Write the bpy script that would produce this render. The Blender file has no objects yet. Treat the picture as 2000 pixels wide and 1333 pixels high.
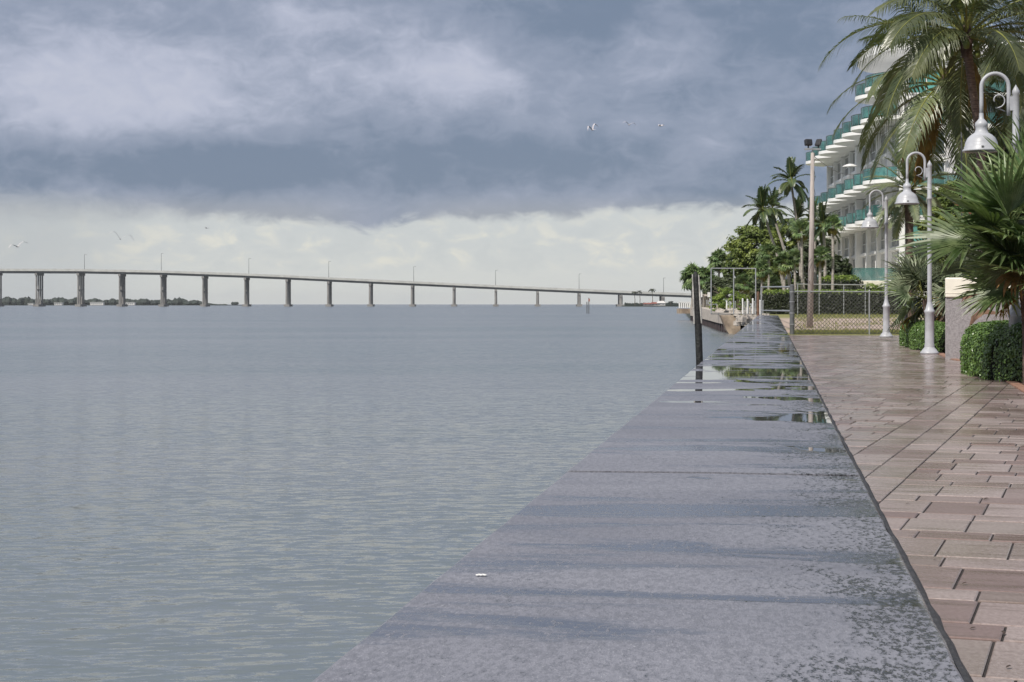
import bpy, math, random
import numpy as np
from mathutils import Vector, Matrix, noise as mnoise
R_ = math.radians
random.seed(7)
rnd = random.random
def ru(a, b): return a + (b - a) * rnd()
S = bpy.context.scene
COL = S.collection

# ------------------------------------------------------------------ camera
F = 3300.0                     # focal length in photo pixels (2000 wide)
A = math.atan2(508, F)         # the wall runs along +Y; the view is turned left of it
HY = 594.5                     # horizon row
CZ = 1.08                      # eye above the promenade
RV = Vector((math.cos(A), math.sin(A), 0)); FV = Vector((-math.sin(A), math.cos(A), 0)); UP = Vector((0, 0, 1))
cam = bpy.data.cameras.new('camera'); co = bpy.data.objects.new('camera', cam); COL.objects.link(co)
co.location = (0, 0, CZ); co.rotation_euler = (R_(90), 0, A)
cam.sensor_width = 36; cam.lens = F / 2000 * 36; cam.shift_y = -(666.5 - HY) / 2000
cam.clip_start = 0.1; cam.clip_end = 60000
S.camera = co
S.view_settings.view_transform = 'Standard'; S.view_settings.look = 'None'
S.view_settings.exposure = 0; S.view_settings.gamma = 1; S.view_settings.use_curve_mapping = False

# ------------------------------------------------------------------ node expression helper
class E:
    def __init__(s, t, k): s.t, s.k = t, k
    def _m(s, op, *o):
        n = s.t.nodes.new('ShaderNodeMath'); n.operation = op
        for i, v in enumerate((s,) + o):
            if isinstance(v, E): s.t.links.new(v.k, n.inputs[i])
            else: n.inputs[i].default_value = v
        return E(s.t, n.outputs[0])
    def __add__(s, o): return s._m('ADD', o)
    __radd__ = __add__
    def __mul__(s, o): return s._m('MULTIPLY', o)
    __rmul__ = __mul__
    def __sub__(s, o): return s._m('SUBTRACT', o)
    def __rsub__(s, o): return (s * -1.0) + o
    def __truediv__(s, o): return s._m('DIVIDE', o)
    def pow(s, o): return s._m('POWER', o)
    def min(s, o): return s._m('MINIMUM', o)
    def max(s, o): return s._m('MAXIMUM', o)
    def abs(s): return s._m('ABSOLUTE')
    def sm(s, a, b, lo=0.0, hi=1.0):
        n = s.t.nodes.new('ShaderNodeMapRange'); n.interpolation_type = 'SMOOTHSTEP'
        s.t.links.new(s.k, n.inputs[0])
        for i, v in ((1, a), (2, b), (3, lo), (4, hi)):
            if isinstance(v, E): s.t.links.new(v.k, n.inputs[i])
            else: n.inputs[i].default_value = v
        return E(s.t, n.outputs[0])
def gauss(x, c, w): 
    d = (x - c) / w
    return (2.718281828 * 1.0 + (d * 0.0)).pow(d * d * -1.0)
def vec(t, x, y, z):
    n = t.nodes.new('ShaderNodeCombineXYZ')
    for i, v in enumerate((x, y, z)):
        if isinstance(v, E): t.links.new(v.k, n.inputs[i])
        else: n.inputs[i].default_value = v
    return E(t, n.outputs[0])
def sep(t, v):
    n = t.nodes.new('ShaderNodeSeparateXYZ'); t.links.new(v.k, n.inputs[0])
    return [E(t, n.outputs[i]) for i in range(3)]
def coord(t, name='Object'):
    n = t.nodes.new('ShaderNodeTexCoord'); return E(t, n.outputs[name])
def wpos(t):
    n = t.nodes.new('ShaderNodeNewGeometry'); return E(t, n.outputs['Position'])
def mapv(t, v, scale=(1, 1, 1), rot=(0, 0, 0), loc=(0, 0, 0)):
    n = t.nodes.new('ShaderNodeMapping'); t.links.new(v.k, n.inputs[0])
    n.inputs['Scale'].default_value = scale; n.inputs['Rotation'].default_value = rot; n.inputs['Location'].default_value = loc
    return E(t, n.outputs[0])
def nz(t, v, scale, detail=3.0, rough=0.5, dist=0.0):
    n = t.nodes.new('ShaderNodeTexNoise'); t.links.new(v.k, n.inputs['Vector'])
    n.inputs['Scale'].default_value = scale; n.inputs['Detail'].default_value = detail
    n.inputs['Roughness'].default_value = rough; n.inputs['Distortion'].default_value = dist
    return E(t, n.outputs[0])
def mixc(t, f, a, b):
    n = t.nodes.new('ShaderNodeMix'); n.data_type = 'RGBA'
    if isinstance(f, E): t.links.new(f.k, n.inputs[0])
    else: n.inputs[0].default_value = f
    for i, v in ((6, a), (7, b)):
        if isinstance(v, E): t.links.new(v.k, n.inputs[i])
        else: n.inputs[i].default_value = (*v, 1)
    return E(t, n.outputs[2])

# ------------------------------------------------------------------ world: storm deck over a pale band
SUN_DIR = (-RV * 0.46 - FV * 0.50 + UP * 0.76).normalized()
SUN_EL = math.asin(SUN_DIR.z); SUN_AZ = math.atan2(SUN_DIR.x, SUN_DIR.y)
W = bpy.data.worlds.new('World'); S.world = W; W.use_nodes = True
def build_world():
    t = W.node_tree; t.nodes.clear()
    sky = t.nodes.new('ShaderNodeTexSky'); sky.sky_type = 'NISHITA'; sky.sun_disc = False
    sky.sun_elevation = SUN_EL; sky.sun_rotation = SUN_AZ
    bg1 = t.nodes.new('ShaderNodeBackground'); t.links.new(sky.outputs[0], bg1.inputs[0]); bg1.inputs[1].default_value = 0.1
    d = coord(t, 'Generated'); x, y, z = sep(t, d)
    az = x._m('ARCTAN2', y) + A                       # radians right of the view axis
    px = az * 3350.0 + 1000.0
    h = z * 3300.0                                    # photo pixels above the horizon
    q = mapv(t, d, (1, 1, 1.8))
    q2 = mapv(t, d, (1, 1, 1.5), loc=(3.1, 1.7, 0.4))
    n1 = nz(t, q, 7.0, 6, 0.5, 0.3); n2 = nz(t, q2, 16.0, 7, 0.55, 0.5); n3 = nz(t, q, 55.0, 6, 0.6, 0.6)
    n4 = nz(t, mapv(t, d, (1, 1, 5.0), rot=(0, 0, 0.3)), 9.0, 5, 0.5, 0.2)
    edge = 170.0 - 26.0 * gauss(px, 712, 55) - 6.0 * gauss(px, 560, 160) + 20.0 * gauss(px, 1430, 260) + 14.0 * gauss(px, 40, 170)
    edge = edge + (n2 - 0.5) * 26.0 + (n3 - 0.5) * 52.0
    soft = 13.0 + 38.0 * gauss(px, 20, 260)
    mask = h.sm(edge - soft, edge + soft)
    # deck colours
    dark = (0.185, 0.238, 0.335); mid = (0.283, 0.328, 0.435); light = (0.49, 0.52, 0.64); warm = (0.36, 0.38, 0.42)
    b1 = gauss(px, 60, 330) * gauss(h, 440, 130) * 0.52
    b2 = gauss(px, 330, 300) * gauss(h, 395, 75) * 0.75
    b3 = gauss(px, 860, 150) * gauss(h, 455 , 75) * 0.75
    b4 = gauss(px, 620, 250) * gauss(h, 560, 40) * 0.45
    b5 = gauss(px, 1420, 250) * gauss(h, 230, 90) * 0.10
    b6 = gauss(px, 1300, 300) * gauss(h, 350, 45) * 0.12
    L = (b1 + b2 + b3 + b4 + b5 + b6 + (n1 - 0.5) * 1.3 + (n2 - 0.5) * 1.6 + (n3 - 0.5) * 0.9 + (n4 - 0.5) * 0.3)
    L = L - px.sm(1000.0, 1350.0) * 0.22
    L = L + 0.20 - 0.75 * gauss(px, 420, 520) * gauss(h, 265, 55) - 0.4 * gauss(px, 1000, 260) * gauss(h, 290, 60) - 0.32 * gauss(px, 1180, 300) * gauss(h, 560, 55)
    c = mixc(t, L.sm(-0.42, 0.22), dark, mid)
    c = mixc(t, L.sm(0.1, 1.0), c, light)
    c = mixc(t, (L + (n3 - 0.5) * 1.2).sm(0.75, 1.5) * 0.6, c, (0.57, 0.59, 0.69))
    c = mixc(t, h.sm(620.0, 1700.0) * (0.45 + n1 * 0.5), c, (0.52, 0.545, 0.61))
    low = (1.0 - h.sm(165.0, 225.0)) * (1.0 - 0.8 * gauss(px, 740, 110))
    c = mixc(t, low * 0.75, c, warm)
    # pale band under the deck
    g = mixc(t, h.sm(0.0, 150.0), (0.70, 0.715, 0.68), (0.61, 0.64, 0.645))
    q3 = mapv(t, d, (1, 1, 1.9), loc=(0.3, 0, 0.7))
    puff = nz(t, q3, 50.0, 7, 0.58, 0.4)
    g = mixc(t, puff.sm(0.48, 0.70) * h.sm(55.0, 85.0) * (1.0 - h.sm(110.0, 175.0) * 0.6) * 0.9, g, (0.79, 0.775, 0.69))
    g = mixc(t, (1.0 - puff.sm(0.36, 0.48)) * 0.35 * h.sm(40.0, 80.0), g, (0.55, 0.585, 0.60))
    g = mixc(t, gauss(px, 60, 190) * 0.8, g, (0.50, 0.53, 0.55))
    rain = nz(t, vec(t, az * 1.0, h * 0.0006, 0.0), 38.0, 3, 0.5)
    g = mixc(t, rain.sm(0.5, 0.75) * 0.30, g, (0.56, 0.60, 0.62))
    c = mixc(t, mask, g, c)
    # wind-torn wisps hanging under the left edge
    below = (1.0 - h.sm(-60.0, -5.0))
    c = mixc(t, below, c, (0.30, 0.33, 0.37))
    bg2 = t.nodes.new('ShaderNodeBackground'); t.links.new(c.k, bg2.inputs[0]); bg2.inputs[1].default_value = 1.0
    mx = t.nodes.new('ShaderNodeMixShader'); mx.inputs[0].default_value = 0.94
    t.links.new(bg1.outputs[0], mx.inputs[1]); t.links.new(bg2.outputs[0], mx.inputs[2])
    out = t.nodes.new('ShaderNodeOutputWorld'); t.links.new(mx.outputs[0], out.inputs[0])
build_world()
W.cycles.sampling_method = 'MANUAL'; W.cycles.sample_map_resolution = 512
sun = bpy.data.lights.new('sun', 'SUN'); sun.energy = 4.2; sun.angle = R_(0.6); sun.color = (1.0, 0.94, 0.85)
so = bpy.data.objects.new('sun', sun); COL.objects.link(so)
so.rotation_euler = SUN_DIR.to_track_quat('Z', 'Y').to_euler(); so.location = (-20, -10, 30)
S.cycles.max_bounces = 8; S.cycles.sample_clamp_direct = 2.0; S.cycles.sample_clamp_indirect = 4.0; S.cycles.transparent_max_bounces = 16; S.cycles.caustics_reflective = False; S.cycles.caustics_refractive = False

# ------------------------------------------------------------------ placement helpers
def P(px, py, Z): return RV * ((px - 1000) / F * Z) + FV * Z + Vector((0, 0, CZ + (HY - py) / F * Z))
def PZ(px, Z, z=0.0):
    v = P(px, 0, Z); v.z = z; return v
def G(px, py, z=0.0): return PZ(px, (CZ - z) * F / (py - HY), z)
def zl(y):  # height of the land behind the fence
    return float(np.interp(y, [-50, 60, 125, 200, 400], [-0.05, 0.0, 0.38, 0.6, 0.7]))

# ------------------------------------------------------------------ materials
MATS = {}
def mat(name, color=(0.5, 0.5, 0.5), rough=0.6, var=0.0, scale=5.0, metal=0.0, bump=0.0, bscale=60.0, second=None, spec=0.5, coat=0.0, trans=0.0, alpha=1.0, rvar=0.0, objvar=0.0, stretch=(1, 1, 1)):
    m = bpy.data.materials.new(name); m.use_nodes = True; t = m.node_tree
    b = t.nodes['Principled BSDF']
    b.inputs['Metallic'].default_value = metal; b.inputs['Roughness'].default_value = rough
    b.inputs['Specular IOR Level'].default_value = spec; b.inputs['Coat Weight'].default_value = coat
    b.inputs['Alpha'].default_value = alpha
    v = mapv(t, coord(t), stretch)
    c = None
    if second is not None or var > 0:
        n = nz(t, v, scale, 5, 0.6, 0.2)
        s2 = second if second is not None else tuple(min(1, k * (1 + var)) for k in color)
        s1 = color if second is not None else tuple(k * (1 - var) for k in color)
        c = mixc(t, n.sm(0.3, 0.7), s1, s2)
    if objvar > 0:
        oi = t.nodes.new('ShaderNodeObjectInfo'); r = E(t, oi.outputs['Random'])
        hs = t.nodes.new('ShaderNodeHueSaturation')
        if c is None: hs.inputs['Color'].default_value = (*color, 1)
        else: t.links.new(c.k, hs.inputs['Color'])
        t.links.new((r * (2 * objvar) + (1 - objvar)).k, hs.inputs['Value'])
        t.links.new((((r * 7.13)._m('FRACT')) * (objvar * 0.06) + (0.5 - objvar * 0.03)).k, hs.inputs['Hue'])
        c = E(t, hs.outputs[0])
    if c is None: b.inputs['Base Color'].default_value = (*color, 1)
    else: t.links.new(c.k, b.inputs['Base Color'])
    if rvar > 0:
        n = nz(t, v, scale * 2.3, 4, 0.6)
        t.links.new(n.sm(0.3, 0.7, rough - rvar, rough + rvar).k, b.inputs['Roughness'])
    if bump > 0:
        n = nz(t, v, bscale, 4, 0.6)
        bp = t.nodes.new('ShaderNodeBump'); bp.inputs['Strength'].default_value = bump; bp.inputs['Distance'].default_value = 0.02
        t.links.new(n.k, bp.inputs['Height']); t.links.new(bp.outputs[0], b.inputs['Normal'])
    if trans > 0:
        tr = t.nodes.new('ShaderNodeBsdfTranslucent')
        tc = mixc(t, 0.35, c if c is not None else color, (0.25, 0.42, 0.05))
        t.links.new(tc.k, tr.inputs['Color'])
        mx = t.nodes.new('ShaderNodeMixShader'); mx.inputs[0].default_value = trans
        o = t.nodes['Material Output']; t.links.new(b.outputs[0], mx.inputs[1]); t.links.new(tr.outputs[0], mx.inputs[2]); t.links.new(mx.outputs[0], o.inputs[0])
    MATS[name] = m
    return m
mat('lamp_white', (0.43, 0.44, 0.47), 0.42, 0.12, 5, coat=0.3, bump=0.1, bscale=40, rvar=0.08)
mat('white_paint', (0.80, 0.80, 0.79), 0.5, 0.04, 3)
mat('facade', (0.86, 0.86, 0.85), 0.6, 0.05, 0.6)
mat('facade_shaded', (0.66, 0.65, 0.66), 0.7, 0.06, 0.5)  # the white wall made greyer, shade of the end side put into its colour
mat('soffit', (0.62, 0.61, 0.58), 0.7, 0.05, 0.5)
mat('window', (0.10, 0.12, 0.13), 0.06, 0.5, 0.45, spec=0.9, objvar=0.4)
mat('window_frame', (0.80, 0.80, 0.80), 0.4)
mat('curtain', (0.55, 0.55, 0.52), 0.8, 0.2, 3)
mat('teal_glass', (0.07, 0.20, 0.185), 0.08, 0.35, 0.9, spec=0.9, alpha=0.68, objvar=0.25)
mat('teal_window', (0.10, 0.30, 0.27), 0.07, 0.25, 0.7, spec=0.8, objvar=0.25)
mat('cream', (0.80, 0.76, 0.66), 0.6, 0.05, 4, bump=0.15, bscale=80)
mat('stucco', (0.36, 0.34, 0.35), 0.9, 0.22, 30, bump=0.9, bscale=160)
mat('concrete', (0.46, 0.41, 0.36), 0.8, 0.25, 3, bump=0.4, bscale=20)
mat('concrete_stained', (0.50, 0.40, 0.30), 0.85, 0, 1.3, second=(0.22, 0.17, 0.13), bump=0.5, bscale=12)
mat('bridge_concrete', (0.52, 0.52, 0.49), 0.8, 0.12, 0.2)
mat('bridge_pier', (0.26, 0.25, 0.24), 0.85, 0.2, 0.12)
mat('bridge_girder', (0.20, 0.20, 0.20), 0.85, 0.15, 0.1)
mat('sheet_pile', (0.05, 0.035, 0.035), 0.7, 0.5, 3)
mat('pile_black', (0.006, 0.006, 0.007), 0.6, 0, 9, second=(0.022, 0.024, 0.022), bump=0.8, bscale=30)
mat('pile_board', (0.45, 0.43, 0.40), 0.7, 0.35, 9, bump=0.4)
mat('pole_wood', (0.40, 0.355, 0.33), 0.8, 0.2, 4, bump=0.5, bscale=25, stretch=(4, 4, 0.4))
mat('brown_wood', (0.16, 0.09, 0.06), 0.8, 0.4, 8)
mat('black_metal', (0.02, 0.02, 0.022), 0.4, 0.2, 9)
mat('galv', (0.42, 0.43, 0.44), 0.42, 0.18, 9, metal=0.5)
mat('galv_dark', (0.16, 0.165, 0.17), 0.5, 0.2, 9, metal=0.4)
mat('wire', (0.10, 0.10, 0.10), 0.5, metal=0.4)
mat('trunk_coconut', (0.20, 0.14, 0.115), 0.85, 0.4, 6, bump=0.8, bscale=8, stretch=(1, 1, 7))
mat('trunk_pale', (0.34, 0.31, 0.28), 0.8, 0.25, 3, stretch=(1, 1, 4))
mat('trunk_dark', (0.11, 0.075, 0.06), 0.9, 0.5, 5, bump=1.0, bscale=12)
mat('coconut_leaf', (0.055, 0.078, 0.034), 0.33, 0, 1.1, second=(0.165, 0.185, 0.09), trans=0.22, objvar=0.35)
mat('rachis', (0.22, 0.23, 0.06), 0.5, 0.2, 3)
mat('dry_leaf', (0.30, 0.17, 0.05), 0.7, 0.4, 3, trans=0.2, objvar=0.3)
mat('dark_feather', (0.030, 0.054, 0.024), 0.36, 0, 0.8, second=(0.081, 0.115, 0.043), trans=0.15, objvar=0.4)
mat('phoenix_leaf', (0.091, 0.124, 0.072), 0.4, 0, 1.1, second=(0.208, 0.234, 0.130), trans=0.15, objvar=0.3)
mat('fan_green', (0.045, 0.085, 0.025), 0.40, 0, 3.5, second=(0.21, 0.27, 0.12), trans=0.2, objvar=0.5)
mat('fan_silver', (0.091, 0.130, 0.065), 0.35, 0, 3.0, second=(0.247, 0.273, 0.182), trans=0.15, objvar=0.35)
mat('fan_far', (0.067, 0.126, 0.050), 0.4, 0, 0.9, second=(0.218, 0.286, 0.101), trans=0.15, objvar=0.45)
mat('fan_yellow', (0.20, 0.16, 0.03), 0.5, 0.4, 2, trans=0.2, objvar=0.3)
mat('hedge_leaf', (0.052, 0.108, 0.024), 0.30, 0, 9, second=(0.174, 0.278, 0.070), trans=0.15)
mat('hedge_leaf_shaded', (0.012, 0.018, 0.005), 0.45, 0, 3, second=(0.030, 0.040, 0.012), trans=0.15)  # front leaves of the far hedges, their shade put into the colour
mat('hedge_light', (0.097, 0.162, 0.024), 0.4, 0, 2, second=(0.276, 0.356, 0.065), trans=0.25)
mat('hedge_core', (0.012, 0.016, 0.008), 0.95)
mat('tree_leaf', (0.072, 0.112, 0.024), 0.45, 0, 0.5, second=(0.243, 0.293, 0.061), trans=0.25)
mat('tree_leaf_dark', (0.033, 0.051, 0.021), 0.5, 0, 0.6, second=(0.090, 0.112, 0.045), trans=0.15)
mat('far_tree', (0.03, 0.042, 0.035), 0.8, 0.3, 0.05)
mat('bark', (0.10, 0.08, 0.06), 0.9, 0.3, 4)
mat('roof_red', (0.25, 0.09, 0.07), 0.8, 0.3, 0.3)
mat('house_wall', (0.62, 0.60, 0.58), 0.8)
mat('sign_red', (0.35, 0.12, 0.08), 0.6, 0.2, 3)
mat('bird', (0.42, 0.42, 0.43), 0.7, 0.15, 4)
mat('bird_pale', (0.55, 0.52, 0.55), 0.6, 0.15, 4)
mat('soil', (0.20, 0.10, 0.07), 0.9, 0.4, 25, bump=0.7, bscale=60)
mat('curb_dirt', (0.30, 0.17, 0.12), 0.75, 0.35, 12, bump=0.4, bscale=40)
mat('twig', (0.05, 0.035, 0.03), 0.8)
mat('dropping', (0.85, 0.84, 0.8), 0.5)
mat('grass', (0.13, 0.16, 0.035), 0.6, 0, 2, second=(0.34, 0.32, 0.11), trans=0.2)
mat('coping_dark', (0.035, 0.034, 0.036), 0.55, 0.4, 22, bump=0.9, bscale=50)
mat('riprap', (0.42, 0.38, 0.34), 0.85, 0.3, 4, bump=0.5, bscale=8)
mat('bedding', (0.030, 0.024, 0.022), 0.85, 0.4, 20)
mat('coconut', (0.15, 0.19, 0.05), 0.45, 0.2, 4)

def m_water():
    m = bpy.data.materials.new('water'); m.use_nodes = True; t = m.node_tree; b = t.nodes['Principled BSDF']
    p = wpos(t)
    t.links.new(sep(t, p)[1].sm(9.0, 52.0, 0.085, 0.20).k, b.inputs['Roughness']); b.inputs['IOR'].default_value = 1.333
    q = mapv(t, p, (1, 1, 1), rot=(0, 0, -A - 0.12))
    # short chop, crests across the view; two sizes plus slow swell
    big = nz(t, mapv(t, q, (0.25, 1, 1)), 0.04, 4, 0.55)
    # wave slopes straight from noise, so that far water stays as choppy as near water
    def slopes(scl, sc, det, off):
        n = t.nodes.new('ShaderNodeTexNoise'); v = mapv(t, q, scl, rot=(0, 0, off * 0.15 - 0.1), loc=(off * 3.1, off, 0)); t.links.new(v.k, n.inputs['Vector'])
        n.inputs['Scale'].default_value = sc; n.inputs['Detail'].default_value = det; n.inputs['Roughness'].default_value = 0.6; n.inputs['Distortion'].default_value = 0.4
        r_, g_, b_ = sep(t, E(t, n.outputs['Color'])); return r_ - 0.5, g_ - 0.5
    lx, ly = 0, 0
    for scl, sc, det, off, kx, ky in (((0.65, 2.1, 1), 4.6, 4, 1.0, 0.60, 1.20), ((0.6, 1.8, 1), 1.5, 4, 2.0, 0.36, 0.42), ((0.7, 1.8, 1), 10.0, 2, 0.5, 0.40, 0.55), ((0.4, 1.5, 1), 0.22, 2, 1.5, 0.16, 0.16)):
        a_, b_ = slopes(scl, sc, det, off); lx = lx + a_ * kx; ly = ly + b_ * ky
    amp = big.sm(0.3, 0.7, 0.8, 1.25)
    nx = lx * amp; ny = ly * amp
    n_w = vec(t, nx * math.cos(A) - ny * math.sin(A), nx * math.sin(A) + ny * math.cos(A), 1.0)
    nn = t.nodes.new('ShaderNodeVectorMath'); nn.operation = 'NORMALIZE'; t.links.new(n_w.k, nn.inputs[0]); t.links.new(nn.outputs[0], b.inputs['Normal'])
    c = mixc(t, big.sm(0.35, 0.65), (0.120, 0.148, 0.160), (0.165, 0.182, 0.200))
    t.links.new(c.k, b.inputs['Base Color'])
    MATS['water'] = m
m_water()

def m_wetwall():
    m = bpy.data.materials.new('wet_wall_cap'); m.use_nodes = True; t = m.node_tree; b = t.nodes['Principled BSDF']
    p = wpos(t)
    big = nz(t, mapv(t, p, (0.55, 1.6, 1)), 1.0, 5, 0.55, 0.6)
    pud = nz(t, mapv(t, p, (1.0, 1.25, 1), loc=(4.2, 1.3, 0)), 1.15, 4, 0.5, 0.9)
    grit = nz(t, mapv(t, p, (1, 0.45, 1)), 75.0, 3, 0.7)
    fine = nz(t, mapv(t, p, (1, 0.5, 1)), 190.0, 2, 0.7)
    x, y, z = sep(t, p)
    # more standing water further along, and towards the promenade side
    wet = pud + y.sm(6.0, 14.0) * 0.13 + gauss(y, 16.0, 1.3) * 0.10 + x.sm(-0.3, 0.3) * 0.05 - 0.065 - gauss(y, 3.4, 0.9) * 0.15
    mask = wet.sm(0.60, 0.62)
    film = nz(t, mapv(t, p, (0.45, 2.1, 1), loc=(1.7, 0.2, 0)), 1.25, 5, 0.6, 0.7).sm(0.50, 0.60)
    film = film * grit.sm(0.30, 0.46)
    c = mixc(t, big.sm(0.35, 0.65), (0.180, 0.181, 0.212), (0.235, 0.235, 0.268))
    c = mixc(t, grit.sm(0.42, 0.58) * 0.55, c, (0.13, 0.135, 0.158))
    c = mixc(t, fine.sm(0.60, 0.70) * 0.5, c, (0.45, 0.455, 0.48))
    c = mixc(t, film * 0.85, c, (0.075, 0.085, 0.115))
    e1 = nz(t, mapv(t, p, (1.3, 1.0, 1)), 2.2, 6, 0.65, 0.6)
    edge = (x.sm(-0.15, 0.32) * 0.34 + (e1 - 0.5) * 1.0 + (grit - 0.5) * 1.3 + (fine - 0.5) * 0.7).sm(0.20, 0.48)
    c = mixc(t, edge * 0.92, c, (0.018, 0.019, 0.018))  # wet dark edge speckle, with the palms' dark reflection put into the colour
    c = mixc(t, x.sm(0.312, 0.325) * e1.sm(0.45, 0.6) * 0.5, c, (0.42, 0.42, 0.43))
    c = mixc(t, mask * 0.75, c, (0.05, 0.05, 0.052))
    t.links.new(c.k, b.inputs['Base Color'])
    dry = (1.0 - mask) * (1.0 - film * 0.8)
    rough = dry * 0.37 + 0.02 + grit.sm(0.3, 0.7) * 0.08 * dry + film * (1.0 - mask) * 0.03
    rough = rough * (1.0 - edge * 0.82)
    t.links.new(rough.k, b.inputs['Roughness'])
    bh = (grit * 0.8 + fine * 0.35) * dry
    bp = t.nodes.new('ShaderNodeBump'); bp.inputs['Strength'].default_value = 0.9; bp.inputs['Distance'].default_value = 0.005
    t.links.new(bh.k, bp.inputs['Height']); t.links.new(bp.outputs[0], b.inputs['Normal'])
    b.inputs['IOR'].default_value = 1.4
    MATS['wet_wall_cap'] = m
m_wetwall()

PG = R_(10.3)                       # the paver grid is turned from the wall
def m_paver():
    m = bpy.data.materials.new('wet_paver'); m.use_nodes = True; t = m.node_tree; b = t.nodes['Principled BSDF']
    p = wpos(t)
    oi = t.nodes.new('ShaderNodeAttribute'); oi.attribute_name = 'tint'; r = E(t, oi.outputs['Fac'])
    ob = t.nodes.new('ShaderNodeObjectInfo'); r2 = E(t, ob.outputs['Random'])
    rr = (r + r2)._m('FRACT')
    q = mapv(t, p, (1, 1, 1), rot=(0, 0, PG))
    streak = nz(t, mapv(t, q, (0.8, 7.0, 1)), 1.6, 5, 0.6, 0.3)
    blot = nz(t, q, 0.9, 4, 0.55, 0.4)
    grit = nz(t, p, 150.0, 3, 0.7)
    c = mixc(t, rr.sm(0.0, 1.0), (0.24, 0.175, 0.165), (0.41, 0.345, 0.33))
    c = mixc(t, (rr * 5.3)._m('FRACT').sm(0.55, 1.0) * 0.45, c, (0.27, 0.24, 0.21))
    c = mixc(t, streak.sm(0.50, 0.70) * 0.42, c, (0.13, 0.095, 0.075))
    g2 = nz(t, mapv(t, p, (1, 0.6, 1)), 60.0, 3, 0.7)
    c = mixc(t, g2.sm(0.3, 0.7) * 0.45, c, (0.13, 0.09, 0.075))
    c = mixc(t, g2.sm(0.66, 0.74) * 0.6, c, (0.42, 0.36, 0.34))
    x, y, z = sep(t, p)
    c = mixc(t, blot.sm(0.5, 0.75) * x.sm(1.5, 5.0) * 0.7, c, (0.12, 0.095, 0.03))
    t.links.new(c.k, b.inputs['Base Color'])
    wet = blot + streak * 0.5 + y.sm(8.0, 30.0) * 0.16
    rough = wet.sm(0.56, 0.95, 0.40, 0.13) + grit * 0.05
    t.links.new(rough.k, b.inputs['Roughness'])
    bp = t.nodes.new('ShaderNodeBump'); bp.inputs['Strength'].default_value = 0.45; bp.inputs['Distance'].default_value = 0.003
    t.links.new((grit * 0.4 + streak * 0.9).k, bp.inputs['Height']); t.links.new(bp.outputs[0], b.inputs['Normal'])
    b.inputs['IOR'].default_value = 1.4
    MATS['wet_paver'] = m
m_paver()

def m_land():
    m = bpy.data.materials.new('land'); m.use_nodes = True; t = m.node_tree; b = t.nodes['Principled BSDF']
    p = wpos(t); x, y, z = sep(t, p)
    n = nz(t, p, 0.35, 6, 0.6, 0.5); n2 = nz(t, p, 3.0, 5, 0.6)
    sand = mixc(t, n2.sm(0.3, 0.7), (0.48, 0.38, 0.32), (0.36, 0.28, 0.23))
    grass = mixc(t, n2.sm(0.3, 0.7), (0.15, 0.16, 0.05), (0.27, 0.25, 0.09))
    g = (n.sm(0.56, 0.66) * 0.7 + (1.0 - y.sm(61.5, 65.0)) + y.sm(96.0, 108.0)).min(1.0)
    t.links.new(mixc(t, g, sand, grass).k, b.inputs['Base Color']); b.inputs['Roughness'].default_value = 0.9
    MATS['land'] = m
m_land()

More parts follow.
